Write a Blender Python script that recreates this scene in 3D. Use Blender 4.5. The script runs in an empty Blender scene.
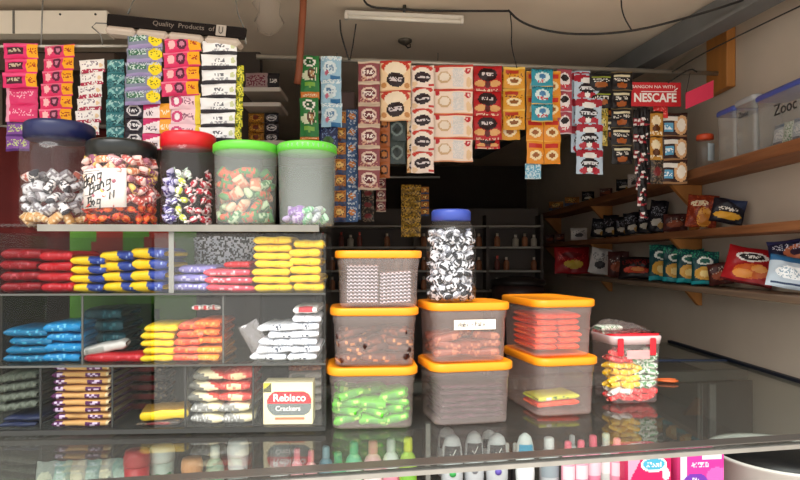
import bpy, math, random
from mathutils import Vector, Matrix, Euler
R = math.radians
PI = math.pi
F = 600.0
CX, CY, CZ = 395.0, 257.0, 1.42
col = bpy.context.scene.collection
sc = bpy.context.scene
rnd = random.Random(7)

# ------------------------------------------------------------------ camera, sky, sun, exposure
cam = bpy.data.objects.new('camera', bpy.data.cameras.new('camera'))
col.objects.link(cam)
cam.location = (0, 0, CZ)
cam.rotation_euler = (R(90), 0, 0)
cam.data.sensor_width = 36.0
cam.data.lens = 36.0 * F / 800.0
cam.data.shift_x = (400 - CX) / 800.0
cam.data.shift_y = (CY - 240) / 800.0
cam.data.clip_start = 0.02
sc.camera = cam
w = bpy.data.worlds.new('overcast_sky')
sc.world = w
w.use_nodes = True
w.node_tree.nodes['Background'].inputs[0].default_value = (1.0, 0.99, 0.97, 1)
w.node_tree.nodes['Background'].inputs[1].default_value = 1.6
sl = bpy.data.lights.new('sun', 'SUN')
sl.energy = 5.0
sl.angle = R(50)
sl.color = (1, 0.98, 0.95)
so = bpy.data.objects.new('sun', sl)
so.rotation_euler = (R(38), 0, R(-12))
col.objects.link(so)
sc.view_settings.view_transform = 'Standard'
sc.view_settings.look = 'None'
sc.view_settings.exposure = 0.06
sc.view_settings.gamma = 1
sc.view_settings.use_curve_mapping = False
sc.cycles.transparent_max_bounces = 24
sc.cycles.max_bounces = 8

# ------------------------------------------------------------------ helpers
def P(px, py, d):
    return Vector(((px - CX) * d / F, d, CZ - (py - CY) * d / F))
def XX(px, d): return (px - CX) * d / F
def ZZ(py, d): return CZ - (py - CY) * d / F

def lin(h):
    if isinstance(h, (tuple, list)): return tuple(h[:3])
    h = h.lstrip('#')
    o = []
    for i in (0, 2, 4):
        c = int(h[i:i + 2], 16) / 255.0
        o.append(c / 12.92 if c <= 0.04045 else ((c + 0.055) / 1.055) ** 2.4)
    return tuple(o)

MATS = {}
def mat(name, color='#888888', rough=0.5, metal=0.0, noise=0.0, nscale=8.0, spec=0.5, bump=0.0, attr=False, emis=0.0, stretch=None, color2=None):
    if name in MATS: return MATS[name]
    m = bpy.data.materials.new(name); m.use_nodes = True
    nt = m.node_tree; b = nt.nodes['Principled BSDF']
    c = lin(color) + (1,)
    b.inputs['Base Color'].default_value = c
    b.inputs['Roughness'].default_value = rough
    b.inputs['Metallic'].default_value = metal
    b.inputs['Specular IOR Level'].default_value = spec
    if emis:
        b.inputs['Emission Color'].default_value = c
        b.inputs['Emission Strength'].default_value = emis
    if attr:
        a = nt.nodes.new('ShaderNodeAttribute'); a.attribute_name = 'Col'
        nt.links.new(a.outputs['Color'], b.inputs['Base Color'])
    if noise or bump or color2:
        tc = nt.nodes.new('ShaderNodeTexCoord'); mp = nt.nodes.new('ShaderNodeMapping')
        nt.links.new(tc.outputs['Object'], mp.inputs['Vector'])
        if stretch: mp.inputs['Scale'].default_value = stretch
        n = nt.nodes.new('ShaderNodeTexNoise'); n.inputs['Scale'].default_value = nscale
        n.inputs['Detail'].default_value = 5
        nt.links.new(mp.outputs[0], n.inputs['Vector'])
        if noise or color2:
            r = nt.nodes.new('ShaderNodeValToRGB')
            k = max(0, 1 - noise)
            r.color_ramp.elements[0].position = 0.35; r.color_ramp.elements[1].position = 0.65
            r.color_ramp.elements[0].color = (lin(color2) + (1,)) if color2 else tuple(x * k for x in c[:3]) + (1,)
            r.color_ramp.elements[1].color = c
            nt.links.new(n.outputs['Fac'], r.inputs[0])
            nt.links.new(r.outputs[0], b.inputs['Base Color'])
        if bump:
            bp = nt.nodes.new('ShaderNodeBump'); bp.inputs['Strength'].default_value = bump
            bp.inputs['Distance'].default_value = 0.004
            nt.links.new(n.outputs['Fac'], bp.inputs['Height'])
            nt.links.new(bp.outputs[0], b.inputs['Normal'])
    MATS[name] = m
    return m

def clear(name, tint='#ffffff', haze=0.1, hazecol='#ffffff', ior=1.45, rough=0.03, gloss=1.0, hrough=0.4):
    """clear or frosted plastic and glass: what lies behind shows through, the surface reflects by fresnel"""
    if name in MATS: return MATS[name]
    m = bpy.data.materials.new(name); m.use_nodes = True
    nt = m.node_tree; N = nt.nodes
    N.remove(N['Principled BSDF'])
    out = [n for n in N if n.type == 'OUTPUT_MATERIAL'][0]
    tr = N.new('ShaderNodeBsdfTransparent'); tr.inputs[0].default_value = lin(tint) + (1,)
    df = N.new('ShaderNodeBsdfPrincipled'); df.inputs['Base Color'].default_value = lin(hazecol) + (1,)
    df.inputs['Roughness'].default_value = hrough
    gl = N.new('ShaderNodeBsdfGlossy'); gl.inputs['Roughness'].default_value = rough
    fr = N.new('ShaderNodeFresnel'); fr.inputs[0].default_value = ior
    mu = N.new('ShaderNodeMath'); mu.operation = 'MULTIPLY'; mu.inputs[1].default_value = gloss; mu.use_clamp = True
    nt.links.new(fr.outputs[0], mu.inputs[0])
    ge = N.new('ShaderNodeNewGeometry'); iv = N.new('ShaderNodeMath'); iv.operation = 'SUBTRACT'; iv.inputs[0].default_value = 1.0
    nt.links.new(ge.outputs['Backfacing'], iv.inputs[1])
    mb_ = N.new('ShaderNodeMath'); mb_.operation = 'MULTIPLY'      # the second side of a sheet does not reflect a second time
    nt.links.new(mu.outputs[0], mb_.inputs[0]); nt.links.new(iv.outputs[0], mb_.inputs[1])
    mu = mb_
    m1 = N.new('ShaderNodeMixShader'); m1.inputs[0].default_value = haze
    nt.links.new(tr.outputs[0], m1.inputs[1]); nt.links.new(df.outputs[0], m1.inputs[2])
    m2 = N.new('ShaderNodeMixShader')
    nt.links.new(mu.outputs[0], m2.inputs[0]); nt.links.new(m1.outputs[0], m2.inputs[1]); nt.links.new(gl.outputs[0], m2.inputs[2])
    nt.links.new(m2.outputs[0], out.inputs[0])
    MATS[name] = m
    return m

class MB:
    """collects shapes into one mesh"""
    def __init__(s): s.v = []; s.f = []; s.sm = []; s.c = []
    def add(s, vs, fs, smooth=False, M=None, colr=None):
        n = len(s.v)
        for p in vs:
            p = Vector(p)
            s.v.append(M @ p if M else p)
        for i, f in enumerate(fs):
            s.f.append(tuple(k + n for k in f)); s.sm.append(smooth)
            s.c.append(colr[i] if isinstance(colr, list) else colr)
        return s
    def box(s, c, d, M=None, bev=0.0, colr=None):
        x, y, z = d[0] / 2, d[1] / 2, d[2] / 2
        if bev <= 0:
            vs = [(c[0] + a * x, c[1] + b * y, c[2] + e * z) for a in (-1, 1) for b in (-1, 1) for e in (-1, 1)]
            fs = [(0, 1, 3, 2), (4, 6, 7, 5), (0, 4, 5, 1), (2, 3, 7, 6), (0, 2, 6, 4), (1, 5, 7, 3)]
            return s.add(vs, fs, False, M, colr)
        b = min(bev, x * .9, y * .9, z * .9)
        lev = [(-z, b), (-z + b, 0), (z - b, 0), (z, b)]
        rings = []
        for zz, ins in lev:
            rings.append([(c[0] + sx * (x - ins) - (sx * b if q else 0) * (1 if ins == 0 else 0), c[1] + sy * (y - ins) - (0 if q else sy * b) * (1 if ins == 0 else 0), c[2] + zz)
                          for sx, sy, q in ((-1, -1, 0), (-1, -1, 1), (1, -1, 1), (1, -1, 0), (1, 1, 0), (1, 1, 1), (-1, 1, 1), (-1, 1, 0))])
        return s.loft(rings, True, True, False, M, colr)
    def loft(s, rings, cap0=True, cap1=True, smooth=True, M=None, colr=None, closed=True):
        n = len(rings[0]); vs = [p for r in rings for p in r]; fs = []
        for i in range(len(rings) - 1):
            for j in range(n if closed else n - 1):
                k = (j + 1) % n
                fs.append((i * n + j, i * n + k, (i + 1) * n + k, (i + 1) * n + j))
        if cap0: fs.append(tuple(range(n - 1, -1, -1)))
        if cap1: fs.append(tuple((len(rings) - 1) * n + j for j in range(n)))
        return s.add(vs, fs, smooth, M, colr)
    def lathe(s, prof, n=32, c=(0, 0, 0), cap0=True, cap1=True, M=None, sx=1, sy=1, colr=None):
        rings = [[(c[0] + sx * r * math.cos(2 * PI * j / n), c[1] + sy * r * math.sin(2 * PI * j / n), c[2] + z) for j in range(n)] for r, z in prof]
        return s.loft(rings, cap0, cap1, True, M, colr)
    def tube(s, pts, r, n=8, M=None, colr=None):
        pts = [Vector(p) for p in pts]; rings = []
        for i, p in enumerate(pts):
            t = (pts[min(i + 1, len(pts) - 1)] - pts[max(i - 1, 0)]).normalized()
            u = t.cross(Vector((0, 0, 1)))
            if u.length < 1e-3: u = t.cross(Vector((0, 1, 0)))
            u.normalize(); v = t.cross(u)
            rings.append([p + u * r * math.cos(2 * PI * j / n) + v * r * math.sin(2 * PI * j / n) for j in range(n)])
        return s.loft(rings, True, True, True, M, colr)
    def rrect(s, levels, seg=5, cap0=True, cap1=True, M=None, colr=None, smooth=True):
        """levels: (z, width, depth, corner radius)"""
        rings = []
        for z, W, D, r in levels:
            ring = []
            for q, (sx, sy) in enumerate(((1, 1), (-1, 1), (-1, -1), (1, -1))):
                for k in range(seg + 1):
                    a = PI / 2 * q + PI / 2 * k / seg
                    ring.append((sx * (W / 2 - r) + r * math.cos(a), sy * (D / 2 - r) + r * math.sin(a), z))
            rings.append(ring)
        return s.loft(rings, cap0, cap1, smooth, M, colr)
    def mesh(s, name, ms):
        me = bpy.data.meshes.new(name)
        me.from_pydata([tuple(v) for v in s.v], [], s.f)
        me.polygons.foreach_set('use_smooth', s.sm)
        if any(c is not None for c in s.c):
            a = me.color_attributes.new('Col', 'FLOAT_COLOR', 'CORNER')
            buf = []
            for f, c in zip(s.f, s.c):
                c = lin(c or '#ffffff')
                buf.extend((c[0], c[1], c[2], 1.0) * len(f))
            a.data.foreach_set('color', buf)
        me.materials.append(ms)
        me.update()
        return me
    def build(s, name, ms, parent=None, loc=None, rot=None, **kw):
        return ob(name, s.mesh(name, ms), parent, loc, rot, **kw)

def tag(o, label=None, cat=None, group=None, kind=None):
    if label and len(label.split()) > 16: print('LONG', label)
    if label: o['label'] = label
    if cat: o['category'] = cat
    if group: o['group'] = group
    if kind: o['kind'] = kind
    return o
def ob(name, data, parent=None, loc=None, rot=None, label=None, cat=None, group=None, kind=None):
    o = bpy.data.objects.new(name, data); col.objects.link(o)
    if parent: o.parent = parent
    if loc is not None: o.location = loc
    if rot is not None: o.rotation_euler = rot
    return tag(o, label, cat, group, kind)
def empty(name, loc, rot=(0, 0, 0), label=None, cat=None, group=None):
    return ob(name, None, None, loc, rot, label, cat, group)
def struct(name, mb, m, loc=None, rot=None): return mb.build(name, m, None, loc, rot, kind='structure')
def copy_tree(o, parent=None):
    c = o.copy(); col.objects.link(c)
    if parent: c.parent = parent
    for ch in list(o.children): copy_tree(ch, c)
    return c
def Rz(a): return Matrix.Rotation(a, 4, 'Z')
def Tr(x, y, z): return Matrix.Translation((x, y, z))

def lettering(parent, txt, width, loc, rot, m, name='lettering', ext=0.0004, height=None, shear=0.0, label=None, bold=0.0):
    cu = bpy.data.curves.new('t', 'FONT'); cu.body = txt; cu.align_x = 'CENTER'; cu.align_y = 'CENTER'
    cu.extrude = 0.01; cu.shear = shear; cu.offset = bold
    cu.resolution_u = 3
    t = bpy.data.objects.new('t', cu); col.objects.link(t)
    me = bpy.data.meshes.new_from_object(t.evaluated_get(bpy.context.evaluated_depsgraph_get()))
    bpy.data.objects.remove(t)
    xs = [v.co.x for v in me.vertices]; ys = [v.co.y for v in me.vertices]
    kx = width / (max(xs) - min(xs)); ky = kx if height is None else height / (max(ys) - min(ys))
    mx = (max(xs) + min(xs)) / 2; my = (max(ys) + min(ys)) / 2
    for v in me.vertices:
        v.co = Vector(((v.co.x - mx) * kx, (v.co.y - my) * ky, v.co.z / 0.01 * ext))
    me.materials.clear(); me.materials.append(m)
    return ob(name, me, parent, loc, rot, label=label)

# ------------------------------------------------------------------ printed packs
MATT = mat('printed_card', attr=True, rough=0.5, spec=.25)
FOIL = mat('printed_foil', attr=True, rough=0.33, spec=.28, bump=0.25, nscale=60)
def inside(op, u, v, rr):
    k = op[0]
    if k == 'r': return op[1] <= u <= op[3] and op[2] <= v <= op[4]
    if k == 'e': return ((u - op[1]) / op[3]) ** 2 + ((v - op[2]) / op[4]) ** 2 <= 1
    if k == 'h': return op[1] * u + op[2] * v > op[3]
    if k == 's': return op[1] <= u <= op[3] and op[2] <= v <= op[4] and rr.random() < op[6]
    if k == 'z': return int(u * op[1] + v * 2) % 2 == 0
    if k == 'w': return abs(v - (op[1] + op[2] * math.sin(u * op[3] * 2 * PI))) < op[4]
def shade(design, u, v, rr):
    c = design[0]
    for op in design[1:]:
        if inside(op, u, v, rr): c = op[5] if op[0] == 's' else op[-1]
    return c
# design: background then ops; the last item of each op is its colour
DS = {
 'pinkbox': ['#e0336e', ('r', 0, .78, 1, 1, '#f0558a'), ('r', .12, .25, .6, .72, '#4a2330'), ('s', .17, .38, .56, .6, '#c8b49a', .5), ('r', .7, .08, 1, .95, '#f2a81c'), ('s', .74, .3, .96, .7, '#b5421b', .35)],
 'pinkoval': ['#d93a68', ('e', .22, .5, .1, .3, '#f3b7b7'), ('e', .5, .52, .14, .36, '#5a1f38'), ('e', .5, .52, .08, .18, '#c77a93'), ('r', .7, .05, 1, .95, '#f0a51f'), ('s', .74, .35, .95, .7, '#a63d1c', .4), ('r', 0, .85, .7, 1, '#f07a9a')],
 'pinkplain': ['#d8396f', ('s', .1, .3, .9, .7, '#f3b3c5', .22), ('r', 0, 0, .12, 1, '#e8a0b8')],
 'purple': ['#7c4c95', ('s', .1, .3, .9, .75, '#c0d07a', .3), ('r', 0, 0, 1, .14, '#543070')],
 'whitered': ['#f1ebe6', ('s', .0, 0, 1, .28, '#b0334f', .75), ('s', .15, .45, .8, .8, '#8c7a86', .3), ('e', .88, .5, .07, .2, '#e7c8a0')],
 'teal': ['#3f7f85', ('w', .5, .2, 1.2, .12, '#8fc7c4'), ('s', 0, .1, 1, .4, '#16474e', .5), ('s', .2, .6, .8, .9, '#b9dcd8', .3)],
 'mint': ['#7c8296', ('r', 0, 0, 1, .25, '#9f90b9'), ('r', .05, .45, .6, .82, '#3f6d54'), ('s', .1, .5, .58, .75, '#c6d6ce', .4), ('e', .82, .5, .18, .42, '#f0d51c'), ('s', .7, .3, .95, .7, '#7c7a26', .3), ('s', 0, .8, 1, 1, '#c3c8d4', .4)],
 'blackoval': ['#2c2630', ('e', .5, .5, .38, .36, '#d9d2d4'), ('e', .5, .5, .3, .27, '#2c2630'), ('s', .25, .4, .75, .6, '#e7e2e2', .6)],
 'pinkwhite': ['#f0dfe0', ('h', -.5, 1, .55, '#c92f68'), ('r', .62, 0, 1, 1, '#f0a132'), ('s', .1, .25, .55, .5, '#5c4a55', .4), ('s', .66, .3, .95, .65, '#fae5c0', .4), ('r', 0, 0, 1, .1, '#b82a4f')],
 'pinkyel': ['#f0c9d0', ('e', .25, .5, .2, .35, '#cc4474'), ('e', .25, .5, .1, .2, '#f4e7e8'), ('s', .45, .3, .8, .7, '#8c5a6e', .35), ('r', .85, 0, 1, 1, '#eacb31')],
 'white': ['#efeeee', ('r', 0, 0, 1, .2, '#37343a'), ('s', .4, .5, .66, .66, '#6d6d75', .6), ('s', .3, .25, .8, .35, '#a7a7ad', .5), ('e', .9, .55, .06, .2, '#c9cfa2')],
 'lemon': ['#c8bf2f', ('s', 0, 0, 1, 1, '#5c6a24', .3), ('s', .2, .2, .8, .8, '#f3ec66', .3)],
 'milo': ['#2c7a3c', ('e', .5, .82, .34, .12, '#f2efe6'), ('e', .5, .82, .24, .08, '#25552f'), ('s', .35, .78, .65, .86, '#f0e9dd', .5), ('e', .35, .45, .3, .12, '#d9dfc0'), ('e', .6, .5, .2, .16, '#5b3a24'), ('e', .62, .5, .1, .09, '#b98d5e'), ('e', .5, .2, .3, .07, '#7fb247'), ('s', .5, .3, .9, .7, '#e8e2cc', .3)],
 'orangelabel': ['#d9813a', ('s', .1, .3, .9, .7, '#f4e2c4', .5)],
 'skyblue': ['#9fc6dc', ('e', .45, .5, .32, .28, '#dceaf0'), ('s', .25, .35, .65, .65, '#5d86ad', .4), ('e', .3, .3, .1, .1, '#c4667d'), ('r', .5, .02, .95, .18, '#2d6ea3'), ('s', 0, .8, 1, 1, '#e5eff3', .5)],
 'navy': ['#2b3358', ('s', .1, .2, .9, .8, '#6f86b5', .25), ('e', .5, .3, .3, .15, '#456a3b')],
 'smallorange': ['#b0702f', ('r', 0, 0, 1, .3, '#3c4766'), ('e', .5, .6, .3, .2, '#e2b765'), ('s', .1, .1, .9, .9, '#5b3018', .25)],
 'smallblue': ['#45618a', ('e', .5, .6, .3, .2, '#c77c3b'), ('s', .1, .1, .9, .9, '#c9d2da', .25)],
 'choco': ['#8e4a4f', ('r', 0, 0, 1, .1, '#c9b29b'), ('r', 0, .9, 1, 1, '#d8c4ae'), ('e', .5, .5, .36, .3, '#e3cbbb'), ('e', .5, .5, .28, .2, '#6b2a30'), ('s', .25, .4, .75, .62, '#f2e6de', .55), ('s', .1, .12, .9, .3, '#d4a58a', .3)],
 'brownor': ['#a35b30', ('e', .5, .5, .36, .3, '#3d2114'), ('e', .5, .5, .25, .18, '#b8733b')],
 'slate': ['#3b4644', ('e', .5, .5, .35, .3, '#6f7d79'), ('e', .5, .5, .25, .2, '#2b3331')],
 'creamred': ['#f0cfa4', ('h', 0, 1, .93, '#b83230'), ('e', .5, .8, .46, .22, '#c8412f'), ('e', .5, .72, .36, .24, '#f6e3c8'), ('e', .5, .38, .3, .24, '#2b1a1c'), ('s', .26, .32, .74, .45, '#d9cdd0', .7), ('e', .12, .2, .08, .1, '#c98a4e'), ('e', .88, .2, .08, .1, '#c98a4e'), ('r', 0, 0, 1, .04, '#d9a373')],
 'creamcol': ['#f2dfd2', ('e', .5, .85, .46, .17, '#c94339'), ('e', .5, .72, .34, .18, '#f5e8da'), ('e', .5, .45, .36, .24, '#2e1d22'), ('s', .22, .38, .8, .5, '#dcd3d6', .7), ('e', .15, .14, .12, .12, '#e7c6a0'), ('r', .78, .04, 1, .16, '#c23a35')],
 'creamdbl': ['#f3ddcb', ('r', 0, 0, 1, .06, '#dd8f63'), ('r', 0, .93, 1, 1, '#c8453a'), ('e', .28, .5, .17, .24, '#cfae86'), ('e', .28, .52, .13, .17, '#efe0cf'), ('r', .5, .12, .75, .88, '#d9d6d4'), ('s', .45, .2, .8, .8, '#e8e0da', .4), ('e', .88, .76, .08, .12, '#c2313a'), ('s', .83, .7, .93, .82, '#f3dcd6', .5), ('e', .1, .82, .06, .1, '#c2313a'), ('e', .9, .3, .07, .2, '#e8c59a')],
 'redcof': ['#b51d22', ('e', .5, .66, .34, .26, '#2b1317'), ('s', .3, .62, .7, .76, '#d7c9c9', .6), ('e', .25, .3, .2, .13, '#dfa86a'), ('e', .75, .3, .2, .13, '#dfa86a'), ('e', .5, .26, .1, .12, '#5d1a18'), ('s', .1, 0, .9, .1, '#e2bca0', .4)],
 'yellowcof': ['#dc9a2e', ('r', 0, .9, 1, 1, '#f0c864'), ('r', .1, .7, .7, .86, '#b53a24'), ('e', .5, .35, .34, .2, '#f4e0b4'), ('e', .5, .35, .2, .1, '#8c5320'), ('s', .1, .55, .9, .68, '#7a3a14', .3)],
 'orangedbl': ['#e5922a', ('r', 0, .93, 1, 1, '#f5c15b'), ('r', .06, .66, .44, .86, '#c8352a'), ('r', .56, .66, .94, .86, '#c8352a'), ('e', .26, .36, .18, .2, '#f5dfb0'), ('e', .76, .36, .18, .2, '#f5dfb0'), ('e', .26, .36, .1, .1, '#9a5a26'), ('e', .76, .36, .1, .1, '#9a5a26'), ('r', .49, 0, .51, 1, '#b8691c')],
 'tealwhite': ['#2f93a8', ('e', .5, .55, .34, .3, '#d9eef0'), ('e', .5, .6, .15, .14, '#4d83b1'), ('s', .25, .22, .75, .42, '#c5434d', .4), ('r', 0, 0, 1, .08, '#d6ae58'), ('s', 0, .85, 1, 1, '#145f73', .5)],
 'bluelt': ['#6fb0cf', ('s', 0, 0, 1, 1, '#cfe4ec', .4)],
 'redwhite': ['#a54a58', ('e', .5, .5, .36, .34, '#e7dcdc'), ('e', .5, .6, .26, .16, '#23181c'), ('s', .2, .1, .8, .3, '#c22b3a', .5), ('r', 0, 0, 1, .06, '#d3c1c6')],
 'bluered': ['#b9cbdc', ('e', .25, .82, .3, .16, '#a32334'), ('e', .75, .82, .3, .16, '#a32334'), ('e', .5, .72, .28, .12, '#e9e5e3'), ('e', .5, .42, .33, .2, '#22181f'), ('s', .22, .36, .78, .48, '#dadce0', .65), ('e', .3, .13, .18, .12, '#b12b3a'), ('e', .72, .13, .18, .12, '#b12b3a'), ('e', .5, .14, .12, .1, '#f0ece8')],
 'blackcof': ['#1e191a', ('r', .1, .7, .9, .8, '#d9cfae'), ('s', .1, .45, .9, .62, '#d8d2c8', .4), ('e', .5, .25, .25, .14, '#a3541f'), ('h', 0, 1, .95, '#7b6a4a')],
 'blackgreen': ['#1c1a1c', ('r', .1, .75, .9, .82, '#9fae3e'), ('e', .5, .35, .28, .18, '#a15c2e'), ('s', .15, .5, .85, .68, '#e0ded6', .35)],
 'yelgreen': ['#b69b3c', ('e', .5, .5, .3, .3, '#e2d28c'), ('s', 0, 0, 1, 1, '#5e5a24', .25)],
 'stickred': ['#8c1824', ('r', 0, .45, 1, 1, '#171214'), ('r', .55, .1, 1, .8, '#171214'), ('e', .4, .35, .3, .08, '#e6dedb'), ('r', 0, .0, .5, .12, '#dcd0cc')],
 'goldcof': ['#c08836', ('e', .5, .6, .32, .22, '#f0ddb8'), ('e', .5, .3, .25, .15, '#5f3415'), ('s', .1, .05, .9, .2, '#ece3c9', .4), ('r', 0, .93, 1, 1, '#4d2a12')],
 'cupcof': ['#3a211c', ('e', .75, .5, .28, .4, '#d8a878'), ('e', .76, .5, .18, .26, '#f2e6d6'), ('r', .08, .25, .42, .6, '#5da2c8'), ('r', .05, .68, .6, .86, '#e8e1d8'), ('s', .1, .3, .4, .5, '#e8f0f3', .4), ('r', 0, 0, 1, .07, '#9a7350')],
 'golddark': ['#8f6c22', ('s', 0, 0, 1, 1, '#c99c37', .35), ('s', 0, 0, 1, 1, '#4e3a16', .25)],
 'darkmix': ['#3b3430', ('s', 0, 0, 1, 1, '#7f6a55', .3), ('e', .5, .5, .3, .2, '#7c3030')],
 'pinkdarkbox': ['#a98c8c', ('s', .05, .2, .6, .8, '#7a3040', .45), ('r', .68, 0, 1, 1, '#231d1f'), ('s', .72, .4, .96, .6, '#d8d2cf', .5)],
 'yelred': ['#a87022', ('e', .5, .5, .4, .35, '#d09635'), ('e', .5, .55, .2, .25, '#7a2d16'), ('s', 0, 0, 1, 1, '#5c2f12', .2)],
 # packs (u along the length, v up the side)
 'bright_yellow': ['#f3cc24', ('s', .3, .35, .7, .6, '#e9a51c', .25), ('r', 0, 0, .04, 1, '#d8b020'), ('r', .96, 0, 1, 1, '#d8b020')],
 'red': ['#b8101e', ('s', .2, .3, .9, .6, '#d9525a', .12)],
 'darkred': ['#8a0c18', ('s', .2, .3, .9, .6, '#b84650', .1)],
 'yb': ['#f5c91c', ('h', 1, .25, .66, '#2b3f8f'), ('s', .75, .3, .95, .6, '#8fa1d2', .15)],
 'lav': ['#8d86c4', ('s', .1, .3, .9, .7, '#cfcbe6', .3)],
 'pinkred': ['#d64a5c', ('s', .1, .3, .9, .7, '#f2b0b4', .22)],
 'blue': ['#1c86c0', ('s', .1, .4, .9, .8, '#74c3e6', .12)],
 'bluedeep': ['#146a94', ('s', .1, .4, .9, .8, '#4aa3c4', .12)],
 'tealdk': ['#1d4a55', ('s', .1, .3, .9, .7, '#3f7780', .2)],
 'orangered': ['#dd4a2c', ('h', .3, 1, .75, '#f07a5c'), ('s', .1, .3, .9, .7, '#ef8a3c', .2)],
 'orange': ['#f06a2a', ('s', .1, .3, .9, .7, '#f8a04a', .25)],
 'amber': ['#f39a32', ('s', .1, .3, .9, .7, '#f8c070', .25)],
 'whitepk': ['#e9ebf0', ('s', .35, .4, .7, .75, '#4a5060', .22), ('s', 0, 0, 1, 1, '#c9d0da', .2)],
 'whiteredtop': ['#ebe6e4', ('r', .25, .3, .8, .9, '#cf3a44')],
 'whitegrey': ['#d6cfc8', ('r', .1, .3, .5, .7, '#a6a29a')],
 'cracker': ['#d9a566', ('r', 0, 0, .2, .75, '#5c2454'), ('r', .2, 0, .24, .5, '#5c2454'), ('r', .6, 0, .86, .7, '#5c2454'), ('r', 0, 0, 1, .22, '#c9849a'), ('s', .03, .35, .18, .6, '#e0c6e0', .5), ('s', .63, .35, .83, .6, '#e0c6e0', .5), ('h', 1, 0, .95, '#e8cfa4')],
 'wave': ['#6d7164', ('r', 0, 0, 1, .35, '#33352e')],
 'bluestripe': ['#252c4c', ('s', 0, 0, 1, .4, '#c8d2e2', .5)],
 'yellowbar': ['#e8c216', ('h', 0, 1, .75, '#8a6a2c')],
 'tri': ['#6f6f66', ('h', 1.2, 1, 1.0, '#e8dbb4'), ('h', 1.2, 1, 1.55, '#c84236')],
 'trired': ['#c8433c', ('e', .5, .45, .25, .25, '#ead9a8'), ('s', 0, 0, 1, 1, '#e0806c', .2)],
 'trigrey': ['#8a8a84', ('h', 1, .8, 1.0, '#ece2b8'), ('s', 0, 0, .5, 1, '#c8cac6', .3)],
 'silver': ['#c8ccd4', ('s', 0, 0, 1, 1, '#17181c', .45)],
 'stripe': ['#d8dae4', ('z', 15, '#2a2e48')],
 'brownpk': ['#2c0f08', ('s', 0, 0, 1, 1, '#7a4630', .18), ('e', .5, .5, .15, .25, '#5a2a16')],
 'greenpk': ['#4eb822', ('s', .1, .2, .9, .8, '#b0e870', .25), ('e', .5, .5, .2, .3, '#3f9c3a')],
 'brownorpk': ['#8a4630', ('s', 0, .2, 1, .8, '#b87858', .3)],
  'tanpk': ['#4a200e', ('s', 0, .2, 1, .8, '#c8884e', .3)],
 'plum': ['#2a0c1c', ('s', 0, .3, 1, .8, '#5a3448', .15)],
 'coral': ['#f8481a', ('s', 0, .3, 1, .8, '#fa6a3a', .2)],
 'lime': ['#c9dc3c', ('s', .2, .3, .8, .7, '#4c7a2c', .25), ('r', .2, .3, .32, .7, '#f4f4f0')],
 'ylw': ['#f4c51e', ('s', 0, 0, 1, 1, '#f9e38a', .2)],
 'whgreen': ['#dfe8dc', ('s', 0, 0, 1, 1, '#5e9a6a', .3)],
 'soapgreen': ['#7f9c94', ('e', .5, .5, .35, .3, '#a8bfb4'), ('r', 0, 0, 1, .3, '#5c8a88'), ('s', .1, .4, .9, .6, '#d0dcd6', .3)],
 'soapgrey': ['#9aa09a', ('e', .5, .6, .35, .2, '#c8c8b4'), ('r', 0, 0, 1, .3, '#7fa09c'), ('s', .1, .3, .9, .6, '#6a7a74', .3)],
 'redpk': ['#e2383a', ('s', 0, 0, 1, 1, '#f38a80', .2)],
 'whpk': ['#f1eeea', ('s', 0, 0, 1, 1, '#c2ccc4', .2)],
 # snack bags
 'tealchips': ['#123f44', ('e', .5, .34, .4, .2, '#d3a043'), ('e', .5, .32, .2, .1, '#f0d489'), ('e', .5, .7, .3, .12, '#e4e8e0'), ('e', .5, .7, .2, .07, '#1c5f50'), ('r', 0, .04, 1, .13, '#1b8a92'), ('s', 0, .8, 1, 1, '#2f8a6a', .3)],
 'redchips': ['#a81c22', ('e', .5, .72, .32, .13, '#f0ebe6'), ('e', .5, .72, .25, .09, '#1e1718'), ('s', .35, .68, .65, .76, '#f3efe9', .5), ('e', .55, .34, .34, .2, '#d8672a'), ('e', .4, .25, .2, .12, '#ee9a44'), ('e', .7, .42, .16, .1, '#f0a14f'), ('r', 0, 0, 1, .05, '#5c1216')],
 'darkyel': ['#17151f', ('e', .5, .3, .42, .16, '#d9a033'), ('h', .6, 1, 1.2, '#26304c'), ('s', .2, .5, .8, .65, '#dcd6cc', .4)],
 'brownchips': ['#7d2c18', ('e', .6, .3, .25, .3, '#e0a044'), ('e', .4, .72, .3, .1, '#e8d6b4'), ('s', 0, 0, 1, 1, '#a84a26', .2), ('r', .45, .05, .8, .4, '#c87c2c')],
 'bluewhite': ['#b4c3cf', ('h', 0, 1, .8, '#2c5f8a'), ('e', .5, .45, .36, .2, '#eef2f4'), ('r', .1, .08, .9, .16, '#2b3e5c'), ('s', .2, .3, .8, .6, '#8fa8ba', .3)],
 'darkring': ['#1c1d38', ('e', .6, .5, .3, .25, '#b86a4a'), ('e', .6, .5, .18, .14, '#3c2a3a'), ('h', 0, 1, .85, '#343660'), ('s', .1, .6, .9, .8, '#c9c6d2', .25)],
 'redbag': ['#a31820', ('e', .55, .35, .28, .16, '#d9b23c'), ('s', .1, .5, .9, .8, '#d94a44', .25), ('e', .5, .7, .3, .1, '#7a1016')],
 'whitebag': ['#cfc8c4', ('e', .5, .35, .25, .15, '#3f3a3c'), ('s', .1, .5, .9, .8, '#8f8a8a', .3)],
 'brownbag': ['#4d2622', ('e', .5, .4, .35, .2, '#9a4f35'), ('s', .1, .5, .9, .8, '#b8a898', .2)],
 'blackor': ['#1d1516', ('e', .5, .35, .36, .16, '#c8452c'), ('e', .55, .38, .2, .1, '#ee9a5a'), ('s', .1, .6, .9, .85, '#8f2a26', .4)],
 'blackbag': ['#15131a', ('e', .5, .3, .3, .12, '#c9c2b4'), ('s', .1, .5, .9, .8, '#77757f', .3), ('e', .75, .2, .15, .1, '#b88a3c')],
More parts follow.
